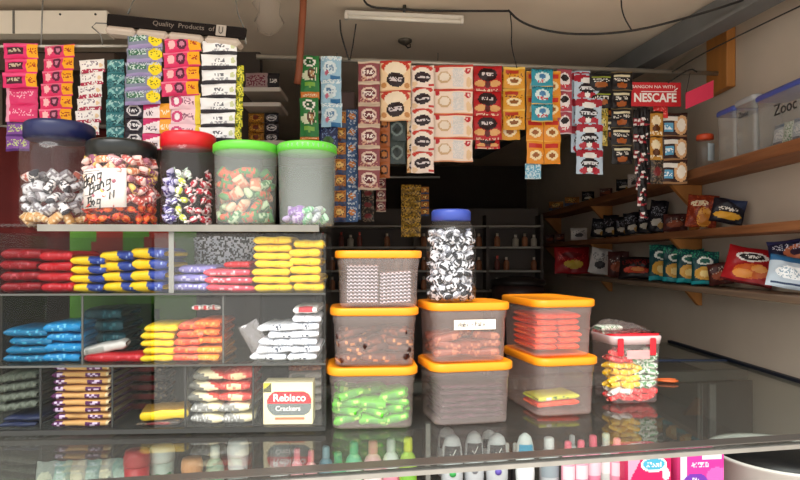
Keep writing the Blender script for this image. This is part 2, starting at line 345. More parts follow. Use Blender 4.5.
 'napkinred': ['#e01862', ('e', .6, .7, .3, .24, '#f4f6f8'), ('e', .6, .7, .25, .18, '#4cb0d2'), ('s', .42, .62, .78, .78, '#f4f8fa', .5), ('r', .2, .04, .75, .2, '#f8d3e2'), ('e', .88, .4, .09, .2, '#f0e3ee'), ('h', -1, .4, .05, '#f6a4c4')],
 'napkinpurple': ['#e23aa4', ('h', -1, .0, -.14, '#e9dcf2'), ('e', .35, .12, .3, .32, '#7c3ab8'), ('s', .25, .6, .65, .75, '#f8d9ee', .6), ('e', .85, .35, .25, .25, '#f06ac4'), ('s', .28, .12, .42, .3, '#f0e6fa', .7), ('r', .5, .86, .95, 1, '#f6e6f2')],
}
MESH = {}
def pouch_mesh(key, w_, h_, t=0.008, nx=22, ny=18, wav=0.0015, m=None, seed=1, jag=True):
    k = ('pouch', key, round(w_, 3), round(h_, 3), t, seed)
    if k in MESH: return MESH[k]
    rr = random.Random(seed * 13 + len(key)); ds = DS[key]
    ph = [rr.uniform(0, 6.28) for _ in range(6)]
    def surf(u, v, s):
        b = max(0, math.sin(PI * u)) ** .55 * max(0, math.sin(PI * v)) ** .5
        wr = wav * (math.sin(u * 9 + ph[0] + v * 4) + math.sin(v * 11 + ph[1] - u * 5) + .7 * math.sin(u * 21 + ph[2]) * math.sin(v * 17 + ph[3]))
        x = (u - .5) * w_ * (1 - .03 * math.sin(PI * v)) + .004 * w_ * math.sin(v * 14 + ph[4])
        z = v * h_ + .012 * h_ * math.sin(u * 8 + ph[5])
        if jag and v in (0.0, 1.0): pass
        y = -s * (t / 2) * b + wr * (.25 + .75 * b) * (1 if s > 0 else .6)
        if b < 1e-6: y = wr * .25
        return (x, y, z)
    mb = MB()
    for s in (1, -1):
        vs = [surf(i / nx, j / ny, s) for j in range(ny + 1) for i in range(nx + 1)]
        fs = []; cs = []
        for j in range(ny):
            for i in range(nx):
                a = j * (nx + 1) + i
                q = (a, a + 1, a + nx + 2, a + nx + 1)
                fs.append(q if s > 0 else q[::-1])
                u = (i + .5) / nx; v = (j + .5) / ny
                cs.append(shade(ds, u, v, rr) if s > 0 else shade(ds, 1 - u, v, rr))
        mb.add(vs, fs, True, None, cs)
    MESH[k] = mb.mesh(key, m or FOIL)
    return MESH[k]

def bar_mesh(key, L, dep, h, nu=22, na=20, m=None, seed=1, crimp=0.07, wav=0.08):
    """pillow pack lying flat, length on x, crimped at both ends"""
    k = ('bar', key, round(L, 3), round(dep, 3), round(h, 3), seed)
    if k in MESH: return MESH[k]
    rr = random.Random(seed * 7 + len(key)); ds = DS[key]; ph = [rr.uniform(0, 6.28) for _ in range(4)]
    rings = []; us = []
    for i in range(nu + 1):
        u = i / nu
        e = min(u, 1 - u) / crimp
        pz = .45 + .55 * min(1, max(0, e)) ** .5
        pz *= 1 + wav * math.sin(u * 12 + ph[0]) * (e > .9)
        ring = []
        for j in range(na):
            a = 2 * PI * j / na
            ca, sa = math.cos(a), math.sin(a)
            y = dep / 2 * math.copysign(abs(ca) ** .5, ca) * (1 - .04 * math.sin(u * 9 + ph[1]))
            z = h / 2 + h / 2 * pz * math.copysign(abs(sa) ** .55, sa) + wav * .06 * h * math.sin(u * 25 + a * 3 + ph[2])
            ring.append(((u - .5) * L, y, z))
        rings.append(ring)
    mb = MB(); n = na
    vs = [p for r in rings for p in r]; fs = []; cs = []
    for i in range(nu):
        for j in range(n):
            kk = (j + 1) % n
            fs.append((i * n + j, (i + 1) * n + j, (i + 1) * n + kk, i * n + kk)[::-1])
            sa = math.sin(2 * PI * (j + .5) / n)
            cs.append(shade(ds, (i + .5) / nu, .5 + .5 * sa, rr))
    fs.append(tuple(range(n))); cs.append(cs[0]); fs.append(tuple(nu * n + j for j in range(n - 1, -1, -1))); cs.append(cs[-1])
    mb.add(vs, fs, True, None, cs)
    MESH[k] = mb.mesh(key, m or FOIL)
    return MESH[k]

# ------------------------------------------------------------------ materials
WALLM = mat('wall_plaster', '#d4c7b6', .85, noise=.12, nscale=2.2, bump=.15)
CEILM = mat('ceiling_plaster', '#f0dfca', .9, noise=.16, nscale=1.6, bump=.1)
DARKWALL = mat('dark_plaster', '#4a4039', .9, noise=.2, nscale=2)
WOOD = mat('brown_wood', '#9a6640', .6, noise=.3, nscale=5, stretch=(3, .6, 9), color2='#7a4a2a')
PALEWOOD = mat('worn_wood', '#8c7560', .7, noise=.3, nscale=6, stretch=(3, .6, 9))
ORWOOD = mat('orange_wood', '#c2803e', .55, noise=.2, nscale=6, stretch=(4, 4, .6))
ALU = mat('aluminium', '#b9bab8', .35, metal=.85, noise=.15, nscale=20)
DULLALU = mat('dull_aluminium', '#8b8a86', .45, metal=.6, noise=.2, nscale=12)
DARKM = mat('dark_rail', '#2a2a28', .5)
WHITEP = mat('white_paint', '#f2e8d8', .6, noise=.08, nscale=4)
BLACKC = mat('black_cable', '#17120f', .6)
CONC = mat('concrete', '#8a8580', .9, noise=.2, nscale=3)
GLASS = clear('counter_glass', tint='#eef2f0', haze=.05, hazecol='#c8c4be', gloss=1.0)
ACRYL = clear('acrylic_sheet', tint='#f0f2f2', haze=.006, hazecol='#d4d4d0', gloss=.12)
ACRYLH = clear('scratched_acrylic', tint='#f0f2f2', haze=.04, hazecol='#c6c6c2', gloss=.5, rough=.15)
JARM = clear('clear_jar_plastic', haze=.02, gloss=.8, rough=.06)
FROST = clear('frosted_tub_plastic', tint='#fff8f6', haze=.16, hazecol='#f4e4e0', gloss=1.0, rough=.2)
MILK = clear('milky_jar_plastic', tint='#f2f6f4', haze=.2, hazecol='#d5dcd8', gloss=1.0, rough=.2)
BAGM = clear('crinkled_clear_bag', haze=.10, hazecol='#f0e8e8', gloss=3, rough=.12)

# ------------------------------------------------------------------ setting
WX = 1.36; CEZ = 2.36
struct('floor', MB().box((0, 3.8, -.02), (5, 5.2, .04)), CONC)
struct('pavement', MB().box((0, -4.4, -.03), (24, 11.2, .04)), mat('bounce_pavement', '#d2cabd', .9, noise=.08, nscale=2))  # unseen street ground, added pale to bounce sun onto the ceiling
struct('wall_right', MB().box((WX + .06, 3.55, CEZ / 2), (.12, 5.3, CEZ)), WALLM)
struct('wall_left', MB().box((-1.86, 3.55, CEZ / 2), (.12, 5.3, CEZ)), WALLM)
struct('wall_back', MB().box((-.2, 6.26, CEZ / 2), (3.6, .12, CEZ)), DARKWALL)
struct('ceiling', MB().box((-.22, 3.55, CEZ + .05), (3.6, 5.3, .1)), CEILM)
# partition behind the left-hand goods
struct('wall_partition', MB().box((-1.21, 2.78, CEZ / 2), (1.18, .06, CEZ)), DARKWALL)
# white boxed beam, upper left
mb = MB().box((0, 0, 0), (.74, .06, .085))
b_ = mb.build('trim_1', WHITEP, None, (-1.43, 2.235, ZZ(21, 2.2) - .002), kind='structure')
for k, x in enumerate((.2, -.16, .33)):
    MB().lathe([(.004, 0), (.004, .003)], 8, M=Matrix.Rotation(PI / 2, 4, 'X')).build('nail', DARKM, b_, (x, -.03, .028 * (-1) ** k))
MB().box((0, 0, 0), (.006, .004, .085)).build('joint_strip', DULLALU, b_, (.03, -.033, 0))
struct('trim_2', MB().box((0, 0, 0), (.74, .05, .065)), mat('dark_brown_board', '#4a3a30', .7), (-1.43, 2.29, 2.19 - .033))
# grey steel beam under the ceiling
a, b2 = Vector((1.212, 1.94, 2.262)), Vector((.778, 4.45, 2.262))
dv = (b2 - a); L = dv.length; ang = math.atan2(dv.y, dv.x)
ext = a - dv.normalized() * .6
mb = MB().box((0, 0, 0), (L + 1.2, .085, .012)); mb.box((0, 0, .052), (L + 1.2, .012, .1))
mid = (ext + b2 + dv.normalized() * .6) / 2
struct('trim_3', mb, mat('steel_beam', '#7d7f80', .5, metal=.3, noise=.15), (mid.x, mid.y, 2.262 - .01), (0, 0, ang))

# ------------------------------------------------------------------ glass showcase counter
EA = R(10.8); EV = Vector((math.cos(EA), math.sin(EA), 0)); NV = Vector((-math.sin(EA), math.cos(EA), 0))
O0 = Vector((-.3135, 1.14, 0))
def CP(s, t, z): return O0 + EV * s + NV * t + Vector((0, 0, z))
def edge_d(px):      # depth of the counter's front edge seen at px
    k = (px - CX) / F
    return (1.14 + .1907 * .3135) / (1 - .1907 * k)
def on_counter(px, t, z=1.0):
    d = edge_d(px) + t
    return Vector(((px - CX) * d / F, d, z))
def ext_poly(pts, z0, z1):
    n = len(pts)
    vs = [(p[0], p[1], z0) for p in pts] + [(p[0], p[1], z1) for p in pts]
    fs = [tuple(range(n - 1, -1, -1)), tuple(range(n, 2 * n))] + [(i, (i + 1) % n, n + (i + 1) % n, n + i) for i in range(n)]
    return MB().add(vs, fs)
counter = empty('glass_counter', (0.3, 1.7, 0), label='long glass-topped shop counter with a metal front rail carrying the tubs and case', cat='counter')
def cpart(name, mb, m, **kw):
    o = mb.build(name, m, counter, (-.3, -1.7, 0), **kw); return o
def P2(s, t): p = CP(s, t, 0); return (p.x, p.y)
sl_, sr_ = -1.15, (WX - .012 - O0.x) / EV.x
# where front edge meets right wall
def edge_at_x(x, t): return (x, O0.y + (x - O0.x) * math.tan(EA) + t)
top = [edge_at_x(-1.45, 0), edge_at_x(WX - .015, 0), (WX - .015, 2.95), (.78, 2.95), (.78, edge_at_x(.78, .86)[1]), edge_at_x(-1.45, .86)]
cpart('glass_top', ext_poly(top, .992, 1.0), GLASS)
# front rail: dark inner channel and light lip
def rail(t0, t1, z0, z1, x0=-1.45, x1=WX - .015):
    q = [edge_at_x(x0, t0), edge_at_x(x1, t0), edge_at_x(x1, t1), edge_at_x(x0, t1)]
    return ext_poly(q, z0, z1)
cpart('front_rail', rail(-.006, .016, .982, .9915), mat('rail_metal', '#a5a29c', .4, metal=.6, noise=.15, nscale=20))
cpart('rail_channel', rail(-.004, .035, 1.0005, 1.003), mat('channel_grey', '#5f5c58', .4, metal=.5))
cpart('back_rail', rail(.83, .86, .955, .9915), DULLALU)
cpart('glass_shelf', rail(.36, .80, .792, .80, -1.40, .84), GLASS)
cpart('lower_panel', rail(.0, .012, .05, .62), mat('counter_panel', '#4a4440', .6))
cpart('back_panel', rail(.80, .812, .05, .955), mat('cabinet_back', '#4b4540', .6, noise=.2, nscale=3))
cpart('base_board', rail(.0, .82, .03, .05), mat('cabinet_base', '#5a3a34', .6))
cpart('lower_shelf', rail(.012, .80, .56, .575), mat('lower_shelf_brown', '#6a2c2a', .5))
for px, t in ((712, .70), (-150, .02), (428, .34)):
    p = on_counter(px, t, 0)
    mb = MB().box((p.x, p.y, .52), (.022 if px > 700 else .012, .012, .94))
    if px > 700:
        mb.box((p.x - .045, p.y, .52), (.006, .008, .94)); mb.box((p.x - .035, p.y, .52), (.004, .008, .94))
    cpart('post', mb, DULLALU)
cpart('wall_edge', ext_poly([(WX - .02, 1.45), (WX - .003, 1.45), (WX - .003, 2.95), (WX - .02, 2.95)], 1.0005, 1.012), mat('blue_black_edge', '#1d2230', .5))
cpart('seam', ext_poly([(.9, 2.42), (WX - .02, 2.42), (WX - .02, 2.44), (.9, 2.44)], 1.0005, 1.005), mat('seam_blue', '#33405a', .4))
cpart('side_cabinet', ext_poly([(.80, 2.30), (WX - .02, 2.30), (WX - .02, 2.93), (.80, 2.93)], .03, .93), mat('cabinet_brown', '#4b443c', .6))

# ------------------------------------------------------------------ acrylic display case
CA = R(3.0)
case = empty('display_case', (-.955, 1.395, 1.004), (0, 0, CA), label='clear acrylic three-tier display case with snack packs on the left of the counter', cat='display case')
CW = .790; CD = .27; TZ = [0, .160, .328, .490]
CM = Tr(-.955, 1.395, 1.004) @ Rz(CA)
def kpart(name, mb, m): return mb.build(name, m, case)
kpart('base_panel', MB().box((CW / 2, CD / 2, .005), (CW, CD, .008)), ACRYLH)
for z in TZ[1:3]:
    kpart('shelf_panel', MB().box((CW / 2, CD / 2, z), (CW - .008, CD - .012, .005)), clear('smoky_shelf', tint='#d8dcd8', haze=.15, hazecol='#7a7a74'))
kpart('top_panel', MB().box((CW / 2, CD / 2, TZ[3]), (CW, CD, .006)), ACRYLH)
kpart('back_panel', MB().box((CW / 2, CD - .003, .24), (CW, .004, .46)), ACRYL)
kpart('side_panel', MB().box((.003, CD / 2, .24), (.006, CD - .01, .465)), ACRYLH)
kpart('side_panel', MB().box((CW - .003, CD / 2, .24), (.006, CD - .01, .465)), ACRYLH)
kpart('front_panel', MB().box((CW / 2 - .2, .002, .24), (CW - .42, .003, .465)), ACRYL)
kpart('front_panel', MB().box((CW - .205, .002, .24), (.395, .003, .465)), clear('front_reflection_haze', haze=.03, hazecol='#dcdcd8', gloss=.5))  # right half: silvery reflection put into the acrylic as haze
kpart('top_rail', MB().box((.125 + (CW - .14) / 2, -.004, TZ[3] - .006), (CW - .14, .014, .016)), mat('worn_steel_strip', '#8f8b82', .35, metal=.5, noise=.2, nscale=14))
kpart('bottom_rail', MB().box((CW / 2, -.004, .0075), (CW, .012, .011)), DARKM)
for z in TZ[1:3]:
    kpart('shelf_rail', MB().box((CW / 2, -.001, z), (CW, .006, .0045)), mat('grey_edge', '#4c4c48', .4))
def ppx(px, y=0.0):   # case-local x of a picture column at case depth y
    k = (px - CX) / F
    ox, oy = -.955, 1.395
    # point = o + x*(cos,sin) + y*(-sin,cos);  px ratio
    c, s = math.cos(CA), math.sin(CA)
    bx, by = ox - y * s, oy + y * c
    return (k * by - bx) / (c - k * s)
for x_, z0, z1 in ((40, 0, 1), (112, 0, 1), (185, 0, 1), (253, 0, 1), (82, 1, 2), (223, 1, 2), (171, 2, 3)):
    x = ppx(x_, .0)
    kpart('divider', MB().box((x, CD / 2, (TZ[z0] + TZ[z1]) / 2), (.004, CD - .014, TZ[z1] - TZ[z0] - .01)), ACRYLH)
    kpart('divider_edge', MB().box((x, .003, (TZ[z0] + TZ[z1]) / 2), (.0045 if z1 < 3 else .012, .003, TZ[z1] - TZ[z0] - .006)), DARKM if z1 < 2 else mat('grey_edge', '#4c4c48', .4) if z1 < 3 else mat('reflection_edge', '#80807a', .5))  # the wide top-tier edge has a reflection put into its pale colour

ORD = ['lowest'] + [k + ' from bottom' for k in ('second', 'third', 'fourth', 'fifth', 'sixth', 'seventh', 'eighth', 'ninth', 'tenth')]
def ordn(i, n): return 'topmost' if i == n - 1 else ORD[i]
def case_stack(px0, px1, y0, n, hpx, key, name, lab, cat, tier, dep=.16, yoff=.02, jit=.006, lean=0.0, yaw=0.0, m=None, crimp=.06, rot=0.07):
    """a stack of packs in a tier of the case: px0..px1 across, n packs each hpx high"""
    d = 1.42 + yoff
    Lp = (px1 - px0) * d / F; h = hpx * d / F
    x = ppx((px0 + px1) / 2, yoff)
    zb = TZ[tier] + (.0095 if tier == 0 else .003)
    grp = lab + ' stack'
    for i in range(n):
        me = bar_mesh(key, Lp, dep, h, m=m, seed=i % 3 + 1, crimp=crimp)
        loc = CM @ Vector((x + rnd.uniform(-jit, jit) + lean * i, yoff + dep / 2 + rnd.uniform(0, .006), zb + i * h * .98 + y0))
        ob(name, me, None, loc, (rnd.uniform(-.02, .02) * 0, rnd.uniform(-rot, rot) * .4, CA + yaw + rnd.uniform(-rot, rot)),
           label=f'{lab}, {ordn(i, n)}' if n > 1 else lab, cat=cat, group=grp)

# tier 3 (top)
case_stack(3, 40, 0, 4, 11, 'darkred', 'snack_pack', 'dark red snack pack at the far left of the top tier', 'snack pack', 2, yoff=.03)
case_stack(40, 72, 0, 4, 10.5, 'red', 'snack_pack', 'bright red snack pack beside the yellow and blue packs', 'snack pack', 2)
case_stack(70, 104, 0, 4, 9.2, 'yb', 'snack_pack', 'yellow and blue snack pack in the stack next to the red ones', 'snack pack', 2)
case_stack(101, 134, 0, 4, 10.6, 'yb', 'snack_pack', 'yellow and blue snack pack in the middle yellow and blue stack', 'snack pack', 2)
case_stack(132, 166, 0, 4, 11.4, 'yb', 'snack_pack', 'yellow and blue snack pack in the tallest, right yellow and blue stack', 'snack pack', 2, yoff=.018)
case_stack(174, 210, 0, 3, 9, 'lav', 'snack_pack', 'lavender wafer pack behind the middle post of the case', 'snack pack', 2, yoff=.05, jit=.01)
case_stack(207, 254, 0, 3, 8, 'pinkred', 'snack_pack', 'pinkish red snack pack left of the yellow stacks', 'snack pack', 2)
case_stack(228, 254, .058, 1, 7, 'red', 'snack_pack', 'small red pack lying on the pinkish red stack', 'snack pack', 2)
case_stack(253, 291, 0, 7, 8.2, 'bright_yellow', 'snack_pack', 'plain yellow snack pack in the taller left yellow stack', 'snack pack', 2)
case_stack(290, 321, 0, 6, 9.0, 'bright_yellow', 'snack_pack', 'plain yellow snack pack in the right yellow stack', 'snack pack', 2)
# tier 2
case_stack(5, 46, 0, 4, 8.8, 'bluedeep', 'wafer_pack', 'deep blue wafer pack in the leftmost blue stack', 'wafer pack', 1, jit=.008)
case_stack(45, 80, 0, 4, 10.2, 'blue', 'wafer_pack', 'bright blue wafer pack in the taller blue stack by the divider', 'wafer pack', 1)
case_stack(86, 122, 0, 4, 12.5, 'tealdk', 'wafer_pack', 'dark teal wafer pack behind the red and white ones', 'wafer pack', 1, yoff=.10, dep=.14)
case_stack(83, 141, 0, 1, 9, 'red', 'wafer_pack', 'flat red pack under the white slanted one', 'wafer pack', 1, dep=.07)
case_stack(140, 172, 0, 5, 7.6, 'bright_yellow', 'wafer_pack', 'yellow pack in the middle tier beside the red pack', 'wafer pack', 1)
case_stack(172, 198, 0, 5, 8, 'orangered', 'candy_bar', 'orange red candy bar in the left fanned stack', 'candy bar', 1, lean=.002)
case_stack(196, 221, 0, 2, 8, 'amber', 'candy_bar', 'amber candy bar under the orange bars', 'candy bar', 1)
case_stack(196, 221, .042, 3, 8.2, 'orange', 'candy_bar', 'orange candy bar on the right fanned stack', 'candy bar', 1, lean=.001)
case_stack(256, 292, 0, 5, 7.6, 'whitepk', 'sachet_pack', 'white packet in the loose left white stack', 'packet', 1, jit=.012, rot=.12, lean=.004)
case_stack(290, 319, 0, 6, 7.8, 'whitepk', 'sachet_pack', 'white packet in the neat right white stack', 'packet', 1)
case_stack(294, 318, .114, 1, 8, 'whiteredtop', 'sachet_pack', 'white and red packet on the right white stack', 'packet', 1)
# slanted white pack, yellow bar etc.
p = CM @ Vector((ppx(104, .05), .07, TZ[1] + .024))
ob('wafer_pack', bar_mesh('whitegrey', .10, .07, .022), None, p, (0, R(-10), CA + R(12)), label='white and grey pack lying slanted on the flat red pack', cat='wafer pack')
p = CM @ Vector((ppx(266, .03), .04, TZ[1] + .005))
o = ob('clear_wrapper', pouch_mesh('whitegrey', .05, .10, .012, m=BAGM), None, p, (0, R(-28), CA), label='crinkled clear wrapper leaning beside the loose white packets', cat='wrapper')
# tier 1 (bottom)
for c in range(4):
    d = 1.44; hh = .0245
    for i in range(4):
        x = ppx(2 + c * 9.6, .03); 
        me = bar_mesh('wave', .024, .2, hh, nu=10, seed=1, crimp=.3)
        ob('biscuit_roll', me, None, CM @ Vector((x, .13, TZ[0] + .042 + i * hh * .95 + c * .003)), (0, 0, CA), label='dark grey green biscuit roll in the bottom left compartment', cat='biscuit roll', group='grey green biscuit rolls bottom left')
case_stack(3, 38, 0, 2, 6.2, 'bluestripe', 'wafer_pack', 'dark blue wafer pack with white marks under the grey green rolls', 'wafer pack', 0)
case_stack(53, 107, 0, 9, 7.1, 'cracker', 'cracker_sleeve', 'tan cracker sleeve with purple ends in the nine-high stack', 'cracker pack', 0, jit=.003, crimp=.04, m=MATT, rot=.01)
case_stack(43, 60, 0, 5, 9.5, 'darkmix', 'snack_pack', 'dark crinkled pack behind the cracker sleeves', 'snack pack', 0, yoff=.20, dep=.05, crimp=.3)
case_stack(115, 165, 0, 6, 9.5, 'darkmix', 'snack_pack', 'dark brown pack at the back behind the yellow one', 'snack pack', 0, yoff=.17, dep=.08)
case_stack(137, 183, .012, 1, 12, 'yellowbar', 'snack_pack', 'yellow snack pack lying tilted in the bottom tier', 'snack pack', 0, dep=.09, yaw=.15)
case_stack(138, 180, 0, 1, 5, 'darkmix', 'snack_pack', 'thin dark pack under the tilted yellow pack', 'snack pack', 0, dep=.09)
for (x0, x1, keys) in ((190, 221, ['trigrey', 'trigrey', 'tri', 'tri', 'tri']), (220, 252, ['trigrey', 'trigrey', 'trired', 'trired', 'trired'])):
    for i, k in enumerate(keys):
        h = 11.2 * 1.44 / F
        ob('cracker_pack', bar_mesh(k, (x1 - x0) * 1.44 / F, .15, h, crimp=.35, seed=i + 1), None,
           CM @ Vector((ppx((x0 + x1) / 2, .03) + rnd.uniform(-.004, .004), .105, TZ[0] + .0095 + i * h * .97)), (0, rnd.uniform(-.06, .06), CA + rnd.uniform(-.08, .08)),
           label=f'cream and red cracker pack, {ordn(i, 5)} in the {"left" if x0 < 200 else "right"} column beside the crackers box', cat='cracker pack', group='cream and red cracker packs')
# crackers box
bx = empty('cracker_box', CM @ Vector((ppx(288.5, .03), .055, TZ[0] + .0095)), (0, 0, CA + R(-1)), label='cream crackers box with red and grey banner at the right of the bottom tier', cat='cracker box')
wB, hB, dB = .120, .102, .06
def face(ds, W, H, nx, ny):
    mb = MB(); rr = random.Random(3)
    vs = [((i / nx - .5) * W, 0, j / ny * H) for j in range(ny + 1) for i in range(nx + 1)]
    fs = []; cs = []
    for j in range(ny):
        for i in range(nx):
            a = j * (nx + 1) + i; fs.append((a, a + 1, a + nx + 2, a + nx + 1)); cs.append(shade(ds, (i + .5) / nx, (j + .5) / ny, rr))
    return mb.add(vs, fs, False, None, cs)
MB().box((0, 0, hB / 2), (wB, dB, hB), bev=.002, colr='#f0e3b8').build('carton', MATT, bx)
cream = ['#f2e6bc', ('e', .24, .5, .16, .27, '#6b7272'), ('e', .80, .5, .16, .27, '#6b7272'), ('r', .24, .23, .80, .77, '#6b7272'), ('h', 0, 1, 2, '#fff')]
ds = ['#f2e6bc', ('e', .26, .5, .19, .29, '#6b7272'), ('e', .80, .5, .19, .29, '#6b7272'), ('r', .26, .21, .80, .79, '#6b7272')]
# red upper half of the lozenge
class _R: pass
def banner(u, v):
    ins = (.26 <= u <= .80 and .21 <= v <= .79) or ((u - .26) / .19) ** 2 + ((v - .5) / .29) ** 2 <= 1 or ((u - .80) / .19) ** 2 + ((v - .5) / .29) ** 2 <= 1
    if u < .16 and v > .78: return '#5a5a3c' if (u + (1 - v)) > .16 else '#d9c83c'
    if ins: return '#d9343c' if v > .49 else '#727a78'
    if .24 < u < .84 and .1 < v < .17: return '#dd7a52'
    return '#f2e6bc'
nx, ny = 56, 48
vs = [((i / nx - .5) * (wB - .002), 0, .001 + j / ny * (hB - .002)) for j in range(ny + 1) for i in range(nx + 1)]
fs = [(j * (nx + 1) + i, j * (nx + 1) + i + 1, (j + 1) * (nx + 1) + i + 1, (j + 1) * (nx + 1) + i) for j in range(ny) for i in range(nx)]
MB().add(vs, fs, False, None, [banner((i + .5) / nx, (j + .5) / ny) for j in range(ny) for i in range(nx)]).build('printed_front', MATT, bx, (0, -dB / 2 - .0006, 0))
WT = mat('white_print', '#f6f2ee', .5)
lettering(bx, 'Rebisco', .078, (.004, -dB / 2 - .0012, hB * .64), (R(90), 0, 0), WT, bold=.02)
lettering(bx, 'Crackers', .060, (.0, -dB / 2 - .0012, hB * .385), (R(90), 0, 0), WT, bold=.01)
for i, k in enumerate(['whitegrey', 'brownorpk']):
    ob('cracker_pack', bar_mesh(k, .085, .08, .020, seed=4), None, CM @ Vector((ppx(300, .03) - .003, .185, TZ[0] + .0095 + .083 + i * .021)), (0, 0, CA + .1),
       label=['cream pack', 'dull red pack'][i] + ' lying behind the crackers box near the shelf above', cat='cracker pack')
for i in range(4):
    ob('cracker_pack', bar_mesh('whitegrey', .085, .08, .020, seed=5), None, CM @ Vector((ppx(300, .03) - .003, .185, TZ[0] + .0095 + i * .0207)), (0, 0, CA + .1),
       label='grey pack stacked hidden behind the crackers box', cat='cracker pack', group='packs behind the crackers box')
# lollipop wrappers on the orange bars
for i in range(5):
    p = CM @ Vector((ppx(196 + i * 5, .05), .06 + .012 * (i % 2), TZ[1] + .1255 + .008 * 0))
    ob('wrapped_candy', bar_mesh('whiteredtop', .022, .014, .012, nu=8, na=8, crimp=.3), None, p, (0, 0, i * 1.3), label='small white and red wrapped candy on the orange bars', cat='candy', group='small candies on the orange bars')
# green poster and crinkled silver bag behind the case, red curtain
mb = face(['#5f9a2c', ('e', .55, .2, .18, .1, '#2f5c22'), ('e', .3, .8, .12, .3, '#a33426'), ('e', .7, .85, .12, .2, '#a33426')], .36, .30, 24, 20)
mb.box((0, .004, .15), (.36, .006, .30), colr='#4c7328')
mb.build('poster', MATT, None, CM @ Vector((ppx(128, .3), CD + .07, .19)), (0, 0, CA), label='green poster with red shapes standing behind the display case', cat='poster')
MB().box((0, 0, .095), (.34, .02, .19), bev=.004).build('cardboard_box', mat('grey_card', '#55544c', .7, noise=.2), None, CM @ Vector((ppx(128, .3), CD + .075, -.004)), (0, 0, CA), label='grey carton propping up the green poster behind the case', cat='box')
o = ob('foil_bag', pouch_mesh('silver', .17, .14, .02, seed=2, wav=.003, nx=40, ny=36), None, CM @ Vector((ppx(222, .2), .235, TZ[2] + .004)), (0, 0, CA), label='crinkled silver grey bag standing at the back of the top tier', cat='bag')
# curtain
mb = MB(); n = 60; 
vs = []
for i in range(n + 1):
    u = i / n; x = -1.78 + u * .98; y = 1.95 + .018 * math.sin(u * 60) + .01 * math.sin(u * 23)
    vs += [(x, y, 1.30), (x, y, 1.84)]
mb.add(vs, [(2 * i, 2 * i + 2, 2 * i + 3, 2 * i + 1) for i in range(n)], True)
o = mb.build('curtain', mat('dark_red_cloth', '#5e1512', .9, noise=.2), None, None, None, label='dark red curtain hanging behind the jars and pink sachets', cat='curtain')
md = o.modifiers.new('s', 'SOLIDIFY'); md.thickness = .004
MB().tube([(-1.79, 1.955, 1.845), (-.8, 1.955, 1.845)], .006).build('curtain_rod', DULLALU, None, label='thin metal rod carrying the dark red curtain', cat='rod')

# ------------------------------------------------------------------ candy jars
def candy_mesh(c1, c2, kind='twist', s=.026):
    k = ('candy', c1, c2, kind, s)
    if k in MESH: return MESH[k]
    rr = random.Random(5); mb = MB()
    if kind == 'twist':
        pr = [(-.5, .26), (-.42, .16), (-.28, .07), (-.24, .24), (-.12, .34), (.12, .34), (.24, .24), (.28, .07), (.42, .16), (.5, .26)]
        rings = []
        for i, (x, r) in enumerate(pr):
            fl = .35 if abs(x) > .3 else .8
            rings.append([(x * s * 1.3, r * s * math.cos(2 * PI * j / 8) * (1.15 if fl < .5 else 1), r * s * fl * math.sin(2 * PI * j / 8)) for j in range(8)])
        cs = []
        for i in range(len(pr) - 1):
            for j in range(8): cs.append(c2 if (abs(pr[i][0] + pr[i + 1][0]) > .55 or rr.random() < .25) else c1)
        cs += [c2, c2]
        mb.loft(rings, colr=cs)
    else:
        rings = []; cs = []
        N_ = 8
        for i in range(N_ + 1):
            u = i / N_; e = min(u, 1 - u)
            t = .10 + .22 * min(1, e * 5) ** .6
            rings.append([((u - .5) * s * 1.3, s * .42 * math.copysign(abs(math.cos(2 * PI * j / 10)) ** .6, math.cos(2 * PI * j / 10)), s * t * math.sin(2 * PI * j / 10)) for j in range(10)])
        for i in range(N_):
            for j in range(10): cs.append(c2 if (i in (0, N_ - 1) or rr.random() < .22) else c1)
        mb.loft(rings, colr=cs + [c2, c2])
    MESH[k] = mb.mesh('candy', FOIL)
    return MESH[k]
def fill_jar(cx, cy, z0, Rj, levels, pick, name, labf, catf, groupf, s=.026, front=225):
    """candies in rings against the jar wall; the side away from the street is left out"""
    step = s * .92
    for l in range(levels):
        z = z0 + s * .5 + l * s * .86
        for ri, rad in enumerate((Rj - s * .72, Rj - s * 1.75)):
            if rad < .01: continue
            n = int(2 * PI * rad / step)
            for q in range(n):
                a = 2 * PI * (q + .5 * (l % 2) + .3 * rnd.random()) / n
                da = abs((a - 1.5 * PI + PI) % (2 * PI) - PI)
                if da > R(front / 2) or (ri == 1 and l < levels - 1): continue
                if l == levels - 1 and rnd.random() < .35: continue
                me, lab, grp = pick(a, l / max(1, levels - 1))
                if me is None: continue
                ob(name, me, None, (cx + rad * math.cos(a), cy + rad * math.sin(a), z + rnd.uniform(-.003, .003)),
                   (rnd.uniform(-1.2, 1.2), rnd.uniform(-1, 1), a + PI / 2 + rnd.uniform(-1.2, 1.2)), label=lab, cat=catf, group=grp)
JZ = 1.004 + TZ[3] + .0035
def ribbed_lid(r, h, n=72, rib=.0015):
    mb = MB(); rings = []
    for z, k, rb in ((0, 1, 1), (h * .8, 1, 1), (h * .9, .985, 0), (h, .93, 0), (h * .98, .88, 0)):
        rings.append([((r * k + (rib if j % 2 else 0) * rb) * math.cos(2 * PI * j / n), (r * k + (rib if j % 2 else 0) * rb) * math.sin(2 * PI * j / n), z) for j in range(n)])
    return mb.loft(rings)
def jar(px, d, r, h, lidr, lidh, lidm, m, label, prof, lidrib=.0012):
    x = XX(px, d)
    t = empty('candy_jar', (x, d, JZ), label=label, cat='jar')
    MB().lathe(prof(r, h, lidr), 48, cap1=False).build('jar_body', m, t)
    ribbed_lid(lidr, lidh, rib=lidrib).build('lid', lidm, t, (0, 0, h - lidh))
    return t, x, d
